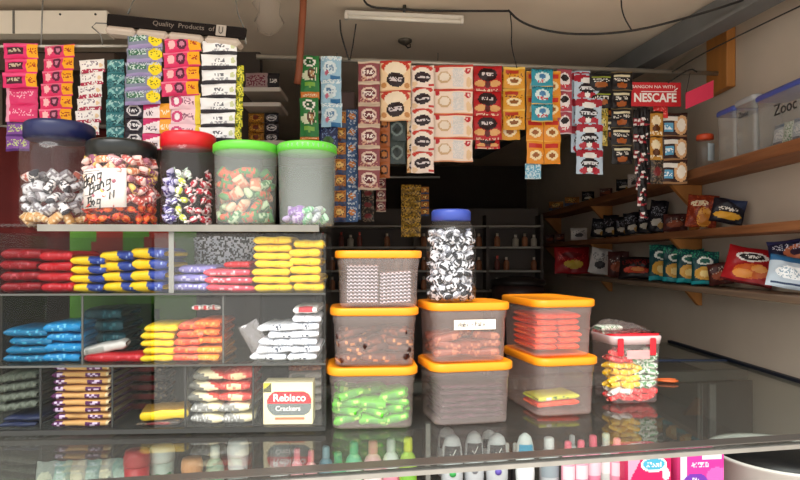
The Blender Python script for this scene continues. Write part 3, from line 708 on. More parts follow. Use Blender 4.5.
def wide(r, h, lr): return [(r * .88, 0), (r * .97, .006), (r, .02), (r * 1.0, h * .30), (r * .975, h * .34), (r * .975, h * .50), (r, h * .54), (r, h * .68), (r * .97, h * .76), (lr * .97, h * .83), (lr * .93, h * .86), (lr * .93, h * .97)]
def straight(r, h, lr): return [(r * .90, 0), (r * .93, .005), (r * .94, .02), (r * 1.0, h * .9), (r * 1.02, h * .93), (r * 1.02, h * .97)]
BLUEL = mat('navy_blue_lid', '#1c2450', .35); BLACKL = mat('black_lid', '#161a1a', .3)
REDL = mat('red_lid', '#cf1622', .4); GREENL = mat('green_lid', '#5fc23a', .4)
_, jx, jy = jar(60, 1.575, .094, .270, .083, .042, BLUEL, JARM, 'large clear candy jar with navy blue lid at the far left of the case top', wide)
cm = [candy_mesh('#c9c9cc', '#7a7478', 'flat', .030), candy_mesh('#e6e2e0', '#3c3a40', 'flat', .03), candy_mesh('#b98b52', '#d9c09a', 'flat', .03), candy_mesh('#b8685a', '#ddd0cc', 'flat', .03)]
def pick1(a, f):
    if f < .2: return cm[2], 'tan wrapped candy at the bottom of the blue lidded jar', 'tan candies in blue lidded jar'
    if f > .75 and a < 1.25 * PI: return cm[3], 'reddish wrapped candy near the top of the pile in the blue lidded jar', 'reddish candies in blue lidded jar'
    return cm[rnd.choice((0, 0, 1))], 'silver and grey wrapped candy in the blue lidded jar', 'silver candies in blue lidded jar'
fill_jar(jx, jy, JZ + .004, .094, 5, pick1, 'wrapped_candy', None, 'candy', None, s=.031)
_, jx, jy = jar(122, 1.515, .094, .210, .082, .040, BLACKL, JARM, 'squat clear candy jar with black lid and a handwritten paper card', wide)
cm2 = [candy_mesh('#d98050', '#f0c8a8', 'flat', .027), candy_mesh('#b8524a', '#e8c4bc', 'flat', .027), candy_mesh('#e06a28', '#c23a24', 'twist', .028), candy_mesh('#8c4a68', '#e3c06a', 'flat', .027), candy_mesh('#d8a0a0', '#a06070', 'flat', .027)]
def pick2(a, f):
    k = 2 if f < .2 else rnd.choice((0, 1, 4, 1, 3))
    return cm2[k], ['peach', 'brick red', 'bright orange', 'purple', 'pale pink'][k] + ' wrapped candy in the black lidded jar', 'candies in black lidded jar ' + ['peach', 'red', 'orange', 'purple', 'pink'][k]
fill_jar(jx, jy, JZ + .004, .094, 7, pick2, 'wrapped_candy', None, 'candy', None, s=.027)
# card with handwriting (curved around the inside of the jar front)
def stroke_text(lines, r_, parent, m, loc, name='handwriting', bend=None, wd=.0011):
    G = {'B': [[(0, 0), (.1, 1)], [(-.1, .9), (.55, .95), (.5, .55), (.1, .5), (.6, .45), (.5, 0), (-.05, .05)]],
         'e': [[(0, .3), (.45, .35), (.35, .6), (.05, .5), (.05, .05), (.45, .05)]], 'n': [[(0, 0), (.08, .55)], [(.05, .4), (.3, .6), (.4, .4), (.42, 0)]],
         'g': [[(.42, .5), (.1, .55), (.05, .1), (.4, .12), (.45, .55), (.42, -.4), (.1, -.45)]], 'a': [[(.42, .5), (.1, .55), (.05, .05), (.4, .1), (.42, .5), (.5, 0)]],
         'i': [[(.15, .5), (.15, 0)]], 'r': [[(0, 0), (.05, .55)], [(.05, .35), (.35, .58)]], 'N': [[(0, 0), (.05, .8), (.45, .05), (.5, .9)]],
         'b': [[(0, 1), (0, 0), (.4, .05), (.4, .45), (.02, .45)]], '-': [[(.05, .35), (.4, .35)]], 'P': [[(0, 0), (.05, 1), (.5, .85), (.4, .5), (.05, .5)]], 'l': [[(.1, 0), (.15, .95)]], 'o': [[(.4, .3), (.2, .55), (.02, .3), (.2, .02), (.4, .3)]], 's': [[(.4, .5), (.1, .5), (.35, .2), (.02, .02)]], ' ': []}
    mb = MB()
    for txt, x0, y0, sz, sl in lines:
        x = x0
        for ch in txt:
            for st in G[ch]:
                pts = []
                for (a_, b_) in st:
                    X = x + a_ * sz * .9; Z = y0 + b_ * sz + (X - x0) * sl
                    pts.append(bend(X, Z) if bend else (X, 0, Z))
                mb.tube(pts, wd, 6)
            x += sz * .58
    return mb.build(name, m, parent, loc)
rj = .094 * .975 - .003
def bendf(X, Z, r=rj):
    a = X / r; return (r * math.sin(a), -r * math.cos(a), Z)
card = empty('paper_card', (jx, jy, JZ + .02), (0, 0, R(-2)), label='white paper card with black handwriting inside the black lidded jar', cat='card')
mb = MB(); n = 16; vs = []
for i in range(n + 1):
    X = -.074 + .125 * i / n
    for Z in (.018, .112): vs.append(bendf(X, Z + .004 * i / n))
mb.add(vs, [(2 * i, 2 * i + 2, 2 * i + 3, 2 * i + 1) for i in range(n)], True)
o = mb.build('paper', mat('white_paper', '#e8e0da', .7), card)
md = o.modifiers.new('s', 'SOLIDIFY'); md.thickness = .0008
INK = mat('black_ink', '#121214', .5)
bend2 = lambda X, Z: bendf(X, Z, rj + .0008)
stroke_text([('Beng', -.066, .068, .028, .35), ('Bang', -.040, .050, .026, .45), ('Bog', -.046, .022, .024, .15), ('N', .014, .040, .022, .3)], rj, card, INK, None, bend=bend2, wd=.0017)
mb = MB()
for zz, x0, x1 in ((.108, -.066, -.01), (.102, -.066, -.03), (.050, -.066, -.045), (.022, -.06, -.02)):
    mb.tube([bend2(x0 + (x1 - x0) * q / 5, zz) for q in range(6)], .0006, 4)
mb.build('printed_lines', mat('grey_print', '#6a5c5c', .6), card)

_, jx, jy = jar(188.5, 1.52, .067, .232, .066, .034, REDL, JARM, 'narrow clear candy jar with red lid and purple, green and red sweets', wide)
cv = [candy_mesh('#5a4a92', '#d9d6ea', 'twist', .026), candy_mesh('#c8d84a', '#eef0dc', 'twist', .026), candy_mesh('#b01c30', '#e8d0d0', 'twist', .026), candy_mesh('#e9e9e4', '#a8b8a8', 'twist', .026), candy_mesh('#3a3278', '#bcb8d8', 'flat', .026)]
def pick3(a, f):
    dx = math.cos(a)
    k = rnd.choice((0, 4)) if dx < -.35 else (rnd.choice((1, 1, 3)) if dx < .25 else 2)
    if f > .8 and -.35 < dx < .3: k = 3
    nm = ['purple and white', 'lime green', 'red and white', 'white', 'dark violet'][k]
    return cv[k], nm + ' wrapped candy in the red lidded jar', nm + ' candies in red lidded jar'
fill_jar(jx, jy, JZ + .004, .067, 6, pick3, 'wrapped_candy', None, 'candy', None, s=.026)
_, jx, jy = jar(246, 1.50, .077, .202, .079, .022, GREENL, MILK, 'milky round tub with green lid full of orange and green candies', straight)
cg = [candy_mesh('#e0582a', '#4a8a44', 'flat', .033), candy_mesh('#3f7a40', '#c8d8b0', 'flat', .033), candy_mesh('#e88460', '#f0c8a8', 'flat', .033)]
def pick4(a, f):
    k = rnd.choice((0, 0, 1, 2)); nm = ['orange', 'green', 'orange and green'][k]
    return cg[k], nm + ' wrapped candy in the milky green lidded tub', nm + ' candies in milky tub'
fill_jar(jx, jy, JZ + .004, .072, 5, pick4, 'wrapped_candy', None, 'candy', None, s=.031)
_, jx, jy = jar(307, 1.50, .072, .202, .073, .022, GREENL, MILK, 'nearly empty milky round tub with green lid, right of the full one', straight)
cw = [candy_mesh('#9a58c0', '#d9b8ea', 'flat', .024), candy_mesh('#5cb878', '#c8ecd0', 'flat', .024), candy_mesh('#d8d8dc', '#a8a8b8', 'flat', .024)]
def pick5(a, f):
    k = 0 if math.cos(a) < -.1 else rnd.choice((1, 1, 2)); nm = ['violet', 'mint green', 'pale grey'][k]
    return cw[k], nm + ' wrapped candy at the bottom of the nearly empty green lidded tub', nm + ' candies in nearly empty tub'
fill_jar(jx, jy, JZ + .004, .066, 1, pick5, 'wrapped_candy', None, 'candy', None, s=.024)
fill_jar(jx, jy, JZ + .026, .052, 1, pick5, 'wrapped_candy', None, 'candy', None, s=.024)

# ------------------------------------------------------------------ orange lidded tubs
ORL = mat('orange_lid', '#fb9a1c', .4, spec=.4)
def tub(corner_px, base_py, w_, dp, h, yaw, label, z=1.0035, rad=.035, cx=None, d=None):
    if d is None: d = (CZ - z) * F / (base_py - CY)
    c = Vector((XX(corner_px, d), d, z))
    off = Rz(yaw) @ Vector((w_ / 2, dp / 2, 0))
    t = empty('food_tub', c + off, (0, 0, yaw), label=label, cat='tub')
    MB().rrect([(0, w_ * .92, dp * .92, rad * .8), (.006, w_ * .945, dp * .945, rad), (h * .72, w_ * .975, dp * .975, rad), (h * .74, w_ * .995, dp * .995, rad), (h * .88, w_, dp, rad), (h * .89, w_ * 1.0, dp * 1.0, rad)], 7, cap1=False).build('tub_body', FROST, t)
    MB().rrect([(0, w_ * 1.03, dp * 1.03, rad), (.003, w_ * 1.06, dp * 1.06, rad * 1.05), (h * .115, w_ * 1.06, dp * 1.06, rad * 1.05), (h * .135, w_ * 1.03, dp * 1.03, rad), (h * .135, w_ * .96, dp * .96, rad * .9), (h * .115, w_ * .94, dp * .94, rad * .9)], 7).build('lid', ORL, t, (0, 0, h * .87))
    return t
def fill_tub(t, w_, dp, z0, items, rows, cols, lay, sz, name, labels, cat, grp, tilt=.3, yaw=.4, back=True, skip=0.0):
    M = t.matrix_basis
    M = Matrix.Translation(t.location) @ t.rotation_euler.to_matrix().to_4x4()
    for l in range(lay):
        for r_ in range(rows):
            for c in range(cols):
                if rnd.random() < skip and l == lay - 1: continue
                k = rnd.randrange(len(items))
                x = (c + .5 - cols / 2) * (w_ * .86 / cols) + rnd.uniform(-.004, .004)
                y = (r_ + .5 - rows / 2) * (dp * .82 / rows)
                loc = M @ Vector((x, y, z0 + l * sz))
                ob(name, items[k], None, loc, (rnd.uniform(-tilt, tilt), rnd.uniform(-tilt, tilt), t.rotation_euler.z + rnd.uniform(-yaw, yaw)), label=labels[k], cat=cat, group=labels[k] + 's')
Y1, Y2 = R(4), R(12)
t1 = tub(329, 430, .211, .16, .148, Y1, 'orange lidded tub with green packets, bottom of the left stack')
fill_tub(t1, .2, .16, .010, [bar_mesh('greenpk', .07, .04, .02, nu=12, na=10, seed=s) for s in (1, 2)], 3, 3, 4, .019, 'candy_packet', ['bright green packet in the bottom left tub', 'bright green packet in the bottom left tub'], 'packet', 'green packets in the bottom left tub', tilt=.35, yaw=.6, skip=.3)
zt = 1.0035 + .148 * 1.006
t2 = tub(332, 0, .209, .16, .142, Y1, 'orange lidded tub with brown packets, middle of the left stack', z=zt, d=1.462)
fill_tub(t2, .196, .16, .010, [bar_mesh('brownpk', .075, .04, .02, nu=12, na=10, seed=s) for s in (1, 2)] + [bar_mesh('tanpk', .07, .04, .02, nu=12, na=10, seed=3)], 3, 3, 4, .019, 'candy_packet', ['brown packet in the middle left tub', 'brown packet in the middle left tub', 'tan packet in the middle left tub'], 'packet', 'brown packets in the middle left tub', tilt=.3, yaw=.6, skip=.5)
zt2 = zt + .142 * 1.006
t3 = tub(337, 0, .206, .155, .140, Y1, 'orange lidded tub with striped wafers, top of the left stack', z=zt2, d=1.47)
M3 = Matrix.Translation(t3.location) @ t3.rotation_euler.to_matrix().to_4x4()
for c in range(2):
    for i in range(11 if c == 0 else 9):
        ob('wafer_stick', bar_mesh('stripe', .078, .12, .0085, nu=30, na=12, crimp=.04), None, M3 @ Vector((-.04 + c * .083, 0, .009 + i * .0088)), (0, R(-4) * c, Y1), label='silver and dark striped wafer in the top left tub', cat='wafer', group='striped wafers in the top left tub')
t4 = tub(434, 427, .209, .165, .152, Y2, 'orange lidded tub with plum coloured bars, bottom of the middle stack', z=1.0035)
M4 = Matrix.Translation(t4.location) @ t4.rotation_euler.to_matrix().to_4x4()
for i in range(6):
    ob('candy_bar', bar_mesh('plum', .165, .135, .014, seed=i % 3 + 1), None, M4 @ Vector((.0, 0, .009 + i * .0148)), (0, rnd.uniform(-.04, .04), Y2 + rnd.uniform(-.1, .1)), label=f'plum coloured bar in the lower middle tub, {ordn(i, 6)}', cat='candy bar', group='plum bars in the lower middle tub')
zm = 1.0035 + .152 * 1.006
t5 = tub(433, 0, .205, .16, .148, Y2, 'orange lidded tub with a handwritten tape label, upper of the middle stack', z=zm, d=1.485)
fill_tub(t5, .182, .15, .010, [bar_mesh('brownorpk', .07, .035, .02, nu=12, na=10, seed=s) for s in (1, 2)], 2, 3, 3, .019, 'candy_packet', ['reddish brown packet in the tub with the tape label', 'reddish brown packet in the tub with the tape label'], 'packet', 'reddish packets in the taped tub', tilt=.25, skip=.5)
tp = MB().box((0, 0, 0), (.110, .0008, .025)); 
tpo = tp.build('tape_label', mat('cream_tape', '#efe6d8', .6), t5, (.006, -.0825, .094), (0, 0, 0))
stroke_text([('Nabi', -.043, -.004, .012, .0), ('-', -.010, -.004, .012, 0), ('Palo', 0, -.004, .012, 0)], 0, tpo, mat('grey_ink', '#4a4444', .6), (0, -.0009, 0), wd=.0009)
t6 = tub(539, 418, .172, .25, .152, Y2, 'orange lidded tub with a lime packet inside, bottom of the right stack', z=1.0035)
M6 = Matrix.Translation(t6.location) @ t6.rotation_euler.to_matrix().to_4x4()
for i, (k, lab) in enumerate((('coral', 'orange packet under the lime one in the lower right tub'), ('lime', 'lime packet with a white mark in the lower right tub'))):
    ob('candy_packet', bar_mesh(k, .125, .09, .016), None, M6 @ Vector((0, -.02, .009 + i * .0165)), (0, R(-2), Y2 + R(3) * i), label=lab, cat='packet')
t7 = tub(537, 0, .172, .25, .150, Y2, 'orange lidded tub full of coral packs, upper of the right stack', z=1.0035 + .152 * 1.006, d=1.57)
M7 = Matrix.Translation(t7.location) @ t7.rotation_euler.to_matrix().to_4x4()
for i in range(6):
    for c in range(2):
        ob('candy_packet', bar_mesh('coral', .064, .15, .0165, seed=i % 3 + 1), None, M7 @ Vector((-.034 + .068 * c, 0, .009 + i * .0168 - (0.0 if c else 0))), (0, rnd.uniform(-.05, .05), Y2 + rnd.uniform(-.06, .06)), label=f'coral orange packet in the upper right tub, {ordn(i, 6)} of the {"left" if c == 0 else "right"} pile', cat='packet', group='coral packets in the upper right tub')

# silver candy jar with blue lid on the middle stack
zj = zm + .148 * 1.006 + .001
dj = 1.565; xj = XX(451, dj)
t = empty('candy_jar', (xj, dj, zj), label='clear jar with blue lid full of silver candies on the middle tub stack', cat='jar')
MB().lathe([(.055, 0), (.062, .005), (.065, .02), (.065, .165), (.062, .185), (.05, .203), (.047, .206), (.047, .225)], 48, cap1=False).build('jar_body', JARM, t)
ribbed_lid(.0495, .028).build('lid', mat('royal_blue_lid', '#3a4fa8', .35), t, (0, 0, .208))
sv = [candy_mesh('#d2d4da', '#25262c', 'flat', .026), candy_mesh('#e6e8ee', '#8a8c96', 'twist', .028), candy_mesh('#26262c', '#d6d8e0', 'flat', .026)]
def pick6(a, f): return rnd.choice((sv[0], sv[1], sv[0], sv[2], sv[1])), 'silver and black wrapped candy in the blue lidded jar on the tubs', 'silver candies in the jar on the tubs'
fill_jar(xj, dj, zj + .004, .063, 9, pick6, 'wrapped_candy', None, 'candy', None, s=.023, front=210)

# clamp-lid candy box
dC = 252 / 148 ; wC = .152; dpC = .14; hC = .168
t8 = empty('candy_box', (XX(625, dC + .07), dC + .07, 1.0035), (0, 0, R(8)), label='clear candy box with white lid and red clamps at the right end of the tubs', cat='candy box')
MB().rrect([(0, wC * .90, dpC * .9, .02), (.006, wC * .93, dpC * .93, .022), (hC, wC, dpC, .022)], 6, cap1=False).build('box_body', clear('pinkish_clear_box', haze=.1, hazecol='#f8e4e4', gloss=1.0, rough=.12), t8)
MB().rrect([(0, wC * 1.02, dpC * 1.03, .024), (.018, wC * 1.06, dpC * 1.06, .024), (.024, wC * 1.04, dpC * 1.04, .022), (.024, wC * .9, dpC * .9, .02), (.018, wC * .88, dpC * .88, .02)], 6).build('lid', clear('pinkish_lid', haze=.75, hazecol='#f2dcdc'), t8, (0, 0, hC))
RC = mat('red_clamp', '#e01f30', .4)
for x in (-.056, .042):
    MB().box((x, -dpC / 2 * 1.03 - .006, hC - .006), (.018, .007, .05), bev=.003).build('clamp', RC, t8)
MB().rrect([(0, wC * .98, dpC * .98, .022), (.007, wC * 1.0, dpC * 1.0, .022)], 6).build('seal', RC, t8, (0, 0, hC + .022))
MB().box((wC / 2 * 1.03 + .004, 0, hC - .006), (.007, .05, .045), bev=.003).build('clamp', RC, t8)
MB().box((0, -dpC / 2 * 1.0 - .004, hC - .028), (.070, .003, .026), bev=.001).build('front_tab', clear('pink_tab', haze=.6, hazecol='#e8b8b8'), t8)
M8 = Matrix.Translation(t8.location) @ t8.rotation_euler.to_matrix().to_4x4()
def zone(x, z):
    if z > .12: return 'redpk' if x < 0 else 'whgreen'
    if z > .045: return 'ylw' if x < .015 else 'whgreen'
    if z > .03 and x < 0: return 'whpk'
    return 'redpk'
for l in range(8):
    for r_ in range(2):
        for c in range(5):
            x = (c - 2) * .026; z = .014 + l * .018
            k = zone(x + .01, z)
            if l == 7 and rnd.random() < .4: continue
            ob('wrapped_candy', bar_mesh(k, .042, .022, .016, nu=10, na=8, crimp=.25), None, M8 @ Vector((x, -.043 + r_ * .032, z - .008)), (rnd.uniform(-.4, .4), rnd.uniform(-.5, .5), rnd.uniform(-.7, .7)),
               label={'redpk': 'red', 'ylw': 'yellow', 'whgreen': 'white and green', 'whpk': 'white'}[k] + ' wrapped candy in the red clamped box', cat='candy', group='candies in the clamped box ' + k)
# crinkled bag on it
def crumple(name, w_, dp, h, m, seed, n=20):
    rr = random.Random(seed); pk = [(rr.uniform(-.4, .4), rr.uniform(-.4, .4), rr.uniform(.4, 1)) for _ in range(7)]
    rings = []; mb = MB()
    vs = []
    for j in range(n + 1):
        for i in range(n + 1):
            u, v = i / n - .5, j / n - .5
            e = max(0, 1 - (2 * abs(u)) ** 4) * max(0, 1 - (2 * abs(v)) ** 4)
            z = sum(hh * math.exp(-((u - a) ** 2 + (v - b) ** 2) * 28) for a, b, hh in pk) * .5 + .12 * rr.random()
            vs.append((u * w_ * (1 + .08 * rr.uniform(-1, 1)), v * dp, .001 + h * z * e))
    fs = [(j * (n + 1) + i, j * (n + 1) + i + 1, (j + 1) * (n + 1) + i + 1, (j + 1) * (n + 1) + i) for j in range(n) for i in range(n)]
    mb.add(vs, fs, False)
    return mb
crumple('b', .17, .13, .04, BAGM, 3).build('plastic_bag', BAGM, None, t8.location + Vector((-.01, 0, hC + .030)), (0, 0, .1), label='crumpled clear plastic bag lying on the red clamped candy box', cat='plastic bag')
ob('candy_packet', bar_mesh('whgreen', .07, .04, .016), None, t8.location + Vector((-.045, .01, hC + .031)), (0, 0, .2), label='white and green packet under the crumpled clear bag', cat='packet')
# orange handled tool on the counter glass
d = 252 / 125
tt = empty('scissors', (XX(648, d), d, 1.004), (0, 0, R(-8)), label='orange handled scissors lying flat on the counter glass right of the candy box', cat='scissors')
OH = mat('orange_handle', '#e8743c', .4)
for s in (-1, 1):
    pts = [(.02, 0, .004), (.045, s * .014, .004), (.075, s * .020, .004), (.09, s * .012, .004), (.086, s * .003, .004), (.06, s * .003, .004), (.03, 0, .004)]
    MB().tube(pts, .004).build('handle', OH, tt)
    MB().box((-.03, s * .004, .003), (.10, .008, .002)).build('blade', ALU, tt, None, (0, 0, s * .06))

# ------------------------------------------------------------------ things inside the counter
SZ = .8005
def front_d(px, t): return edge_d(px) + t
def bottle(px, ytop, t, wpx, kind, c1, c2, name, label, lab=None, grp=None, cat='bottle'):
    d = front_d(px, t)
    ztop = min(ZZ(ytop, d), .986); h = max(.06, ztop - SZ); r = wpx * d / F / 2 * (1.25 if wpx < 17 else 1)
    e = empty(name, (XX(px, d), d, SZ), label=label, cat=cat, group=grp)
    m1 = mat('plastic_' + c1, c1, .35); m2 = mat('plastic_' + c2, c2, .35)
    if kind == 'roll':      # deodorant: oval shoulder, domed cap
        MB().lathe([(r * .8, 0), (r * .95, .006), (r, h * .3), (r * .95, h * .62)], 24, sy=.7).build('bottle_body', m1, e)
        MB().lathe([(r * .90, h * .62), (r * .92, h * .66), (r * .86, h * .80), (r * .62, h * .94), (r * .2, h)], 24, sy=.7).build('cap', m2, e)
        if lab:
            mb = MB(); n = 8; vs = []
            for i in range(n + 1):
                a = R(-90 - 52 + 104 * i / n)
                for z in (.60, .82): vs.append((r * (.97 if z < .7 else .88) * math.cos(a), r * (.97 if z < .7 else .88) * .7 * math.sin(a) - .0012, h * z))
            mb.add(vs, [(2 * i, 2 * i + 2, 2 * i + 3, 2 * i + 1) for i in range(n)], True)
            lb = mb.build('front_label', mat('label_' + lab, lab, .5), e)
            if c1 == '#b8bbbf':
                k = r * .5
                MB().tube([(-k * .5, -r * .68 - .002, h * .70), (-k * .1, -r * .68 - .002, h * .65), (k * .6, -r * .64 - .0016, h * .77)], .0012, 5).build('tick_mark', WT, lb)
                MB().lathe([(r * .3, 0), (r * .3, .002)], 14, M=Matrix.Rotation(PI / 2, 4, 'X')).build('scent_mark', mat('mark_' + c2 + str(px), {452: '#3fae5a', 497: '#6a5ab8'}.get(px, '#8a8f96'), .5), e, (0, -r * .7, h * .36))
    elif kind == 'bot':
        MB().lathe([(r * .85, 0), (r, .005), (r, h * .55), (r * .8, h * .68), (r * .4, h * .76), (r * .38, h * .8)], 20, sy=.8).build('bottle_body', m1, e)
        MB().lathe([(r * .5, h * .76), (r * .52, h * .78), (r * .5, h * .97), (r * .35, h)], 20).build('cap', m2, e)
        if lab:
            mb = MB(); n = 8; vs = []
            for i in range(n + 1):
                a = R(-90 - 60 + 120 * i / n)
                for z in (.18, .48): vs.append((r * 1.01 * math.cos(a), r * .8 * 1.01 * math.sin(a) - .0008, h * z))
            mb.add(vs, [(2 * i, 2 * i + 2, 2 * i + 3, 2 * i + 1) for i in range(n)], True)
            mb.build('front_label', mat('label_' + lab, lab, .5), e)
    elif kind == 'tub':
        MB().lathe([(r * .8, 0), (r * .88, .004), (r, h * .72)], 28).build('tub_body', m1, e)
        MB().lathe([(r * 1.03, h * .72), (r * 1.06, h * .75), (r * 1.04, h * .9), (r * .9, h)], 28).build('lid', m2, e)
        if lab:
            mb = MB(); n = 12; vs = []
            for i in range(n + 1):
                a = R(-90 - 70 + 140 * i / n); wv = .03 * math.sin(i * 1.3)
                for z in (.22 + wv, .5 + wv): vs.append((r * .97 * math.cos(a), r * .97 * math.sin(a) - .001, h * z))
            mb.add(vs, [(2 * i, 2 * i + 2, 2 * i + 3, 2 * i + 1) for i in range(n)], True)
            mb.build('front_label', mat('label_' + lab, lab, .5), e)
    return e
for px, yt, t, wp, k, c1, c2, nm, lb, lab in [
    (137, 450, .40, 24, 'tub', '#c92a34', '#b8383c', 'plastic_tub', 'red tub with a white wave band under the left of the case', '#ecdcd4'),
    (162, 446, .44, 24, 'tub', '#c3cfc4', '#d2d8d2', 'plastic_tub', 'white tub with green bands next to the red one', '#4f8f6c'),
    (192, 458, .40, 20, 'tub', '#c9814c', '#d99a66', 'plastic_tub', 'small orange pot under the glass below the yellow pack', None),
    (215, 445, .42, 18, 'bot', '#8fae98', '#c9d2cc', 'shampoo_bottle', 'pale green bottle beside the two white pots', '#4fa06a'),
    (238, 440, .42, 20, 'tub', '#cfd3d4', '#e1e3e3', 'plastic_tub', 'white pot with grey band under the cracker box', '#8e9698'),
    (280, 444, .40, 20, 'tub', '#8f9496', '#55585a', 'plastic_tub', 'grey pot with dark lid under the right of the case', '#c6c9ca'),
    (297, 448, .38, 10, 'bot', '#e0a0aa', '#d9707e', 'small_bottle', 'left of two small pink bottles under the case', None),
    (311, 450, .38, 10, 'bot', '#e0a0aa', '#d9707e', 'small_bottle', 'right of two small pink bottles under the case', None),
    (326, 446, .40, 12, 'bot', '#6f98a8', '#8fb4c0', 'small_bottle', 'blue grey bottle left of the green bottles', None),
    (338, 452, .40, 13, 'bot', '#58b88a', '#3fa070', 'small_bottle', 'short green bottle under the left tub stack', '#cfe6d6'),
    (354, 441, .40, 14, 'bot', '#6cc8a0', '#48b486', 'small_bottle', 'taller green bottle under the left tub stack', '#d9ecd9'),
    (373, 440, .38, 15, 'bot', '#eab8b8', '#d9908c', 'small_bottle', 'pale pink bottle right of the green ones', '#f0dcdc'),
    (391, 438, .38, 14, 'bot', '#dfe4e2', '#c6cfcc', 'small_bottle', 'clear white bottle between the pink and lime ones', '#e08aa0'),
    (408, 437, .36, 14, 'bot', '#a8cc3c', '#d3dc28', 'small_bottle', 'lime green bottle with yellow cap at the right edge of the left tubs', '#78b43c'),
    (447, 427, .48, 20, 'roll', '#b8bbbf', '#c9cbce', 'deodorant', 'grey deodorant standing behind the leftmost one', '#2f3236'),
    (452, 434, .36, 22, 'roll', '#b8bbbf', '#c9cbce', 'deodorant', 'leftmost grey deodorant with a green mark', '#2f3236'),
    (474, 431, .37, 20, 'roll', '#b8bbbf', '#c9cbce', 'deodorant', 'middle grey deodorant with dark label', '#2f3236'),
    (489, 430, .50, 18, 'roll', '#b8bbbf', '#c9cbce', 'deodorant', 'grey deodorant in the back row right', '#2f3236'),
    (497, 433, .36, 22, 'roll', '#b8bbbf', '#c9cbce', 'deodorant', 'right grey deodorant with a violet mark', '#2f3236'),
    (507, 443, .40, 7, 'bot', '#2b2a2c', '#d9d6d2', 'small_bottle', 'thin dark bottle with white cap, left of a pair', None),
    (515, 443, .40, 7, 'bot', '#2b2a2c', '#d9d6d2', 'small_bottle', 'thin dark bottle with white cap, right of a pair', None),
    (525, 433, .35, 19, 'roll', '#e4e8ea', '#dfe2e2', 'deodorant', 'white deodorant with a blue label', '#2fa0c8'),
    (549, 437, .38, 16, 'bot', '#c3c8cc', '#dde0e2', 'small_bottle', 'clear grey bottle right of the white deodorant', '#8f9aa2'),
    (568, 441, .35, 11, 'bot', '#f0a0b8', '#ee6e84', 'small_bottle', 'first pink bottle with coral cap from the left', '#f8d4de'),
    (572, 435, .45, 9, 'bot', '#d9dee0', '#c6ccd0', 'small_bottle', 'thin clear bottle behind the first pink bottle', None),
    (581, 440, .35, 11, 'bot', '#f0a0b8', '#ee6e84', 'small_bottle', 'second pink bottle with coral cap from the left', '#f8d4de'),
    (593, 435, .37, 12, 'bot', '#ee8fae', '#ee6e84', 'small_bottle', 'third and tallest pink bottle', '#f2c8d6'),
    (606, 433, .38, 12, 'bot', '#d2d8d4', '#c6d2c4', 'small_bottle', 'clear bottle with pale green cap among the pink ones', '#e8e0e0'),
    (617, 438, .36, 12, 'bot', '#ee9ab4', '#f08a9c', 'small_bottle', 'pink bottle next to the red napkin pack', '#f4d0dc')]:
    bottle(px, yt, t, wp, k, c1, c2, nm, lb, lab)
for i in range(6):
    px = 42 + i * 15; d = front_d(px, .40)
    ob('soap_packet', pouch_mesh('soapgreen' if i % 2 else 'soapgrey', .05, .11, .02, seed=i), None, (XX(px, d), d, SZ), (R(-14), 0, R(rnd.uniform(-5, 5))), label=f'{["white", "pale green"][i % 2]} soap packet leaning in the row under the glass, {["first", "second", "third", "fourth", "fifth", "sixth"][i]} from left', cat='packet', group='soap packets under the case')
def napkin(px0, px1, yb, key, label, top):
    d = 1.60
    W = (px1 - px0) * d / F; H = .098; D = .10
    e = empty('napkin_pack', (XX((px0 + px1) / 2, d), d + D / 2, SZ), (0, 0, R(6)), label=label, cat='napkin pack')
    MB().rrect([(0, W * .94, D * .9, .012), (.01, W, D, .014), (H - .01, W, D, .014), (H, W * .95, D * .92, .012)], 4, colr=top).build('wrapper', FOIL, e)
    f = face(DS[key], W * .96, H * .9, 40, 26); f.build('printed_front', FOIL, e, (0, -D / 2 - .0012, H * .05))
    mb = face([top, ('e', .5, .45, .3, .42, '#f0e8ec' if 'red' in key else '#f04a9a'), ('s', .1, .1, .9, .9, '#f8c0d8', .15)], W * .86, D * .8, 24, 14)
    mb.build('printed_top', FOIL, e, (0, -D * .4, H + .0008), (R(-90), 0, 0))
    return e
napkin(624, 671, 478, 'napkinred', 'crimson napkin pack with a white and blue oval under the glass', '#d93a68')
napkin(676, 724, 478, 'napkinpurple', 'magenta and purple napkin pack at the right end of the shelf', '#d8407e')
# white basin; a black disc is added for its dark inside
MB().lathe([(.11, 0), (.13, .01), (.175, .26), (.19, .27), (.19, .278), (.178, .275), (.12, .03)], 48).build('basin', mat('white_basin', '#e6e6e0', .4), None, (1.12, 1.74, .5765), label='large white plastic basin under the glass at the right end', cat='basin')
MB().lathe([(.168, 0), (.173, .01), (.10, .03), (.03, .034)], 40).build('basin_dark_disc', mat('black_disc', '#1a1a1c', .4), None, (1.12, 1.74, .835), label='black disc added for the dark inside of the large white basin', cat='lid')

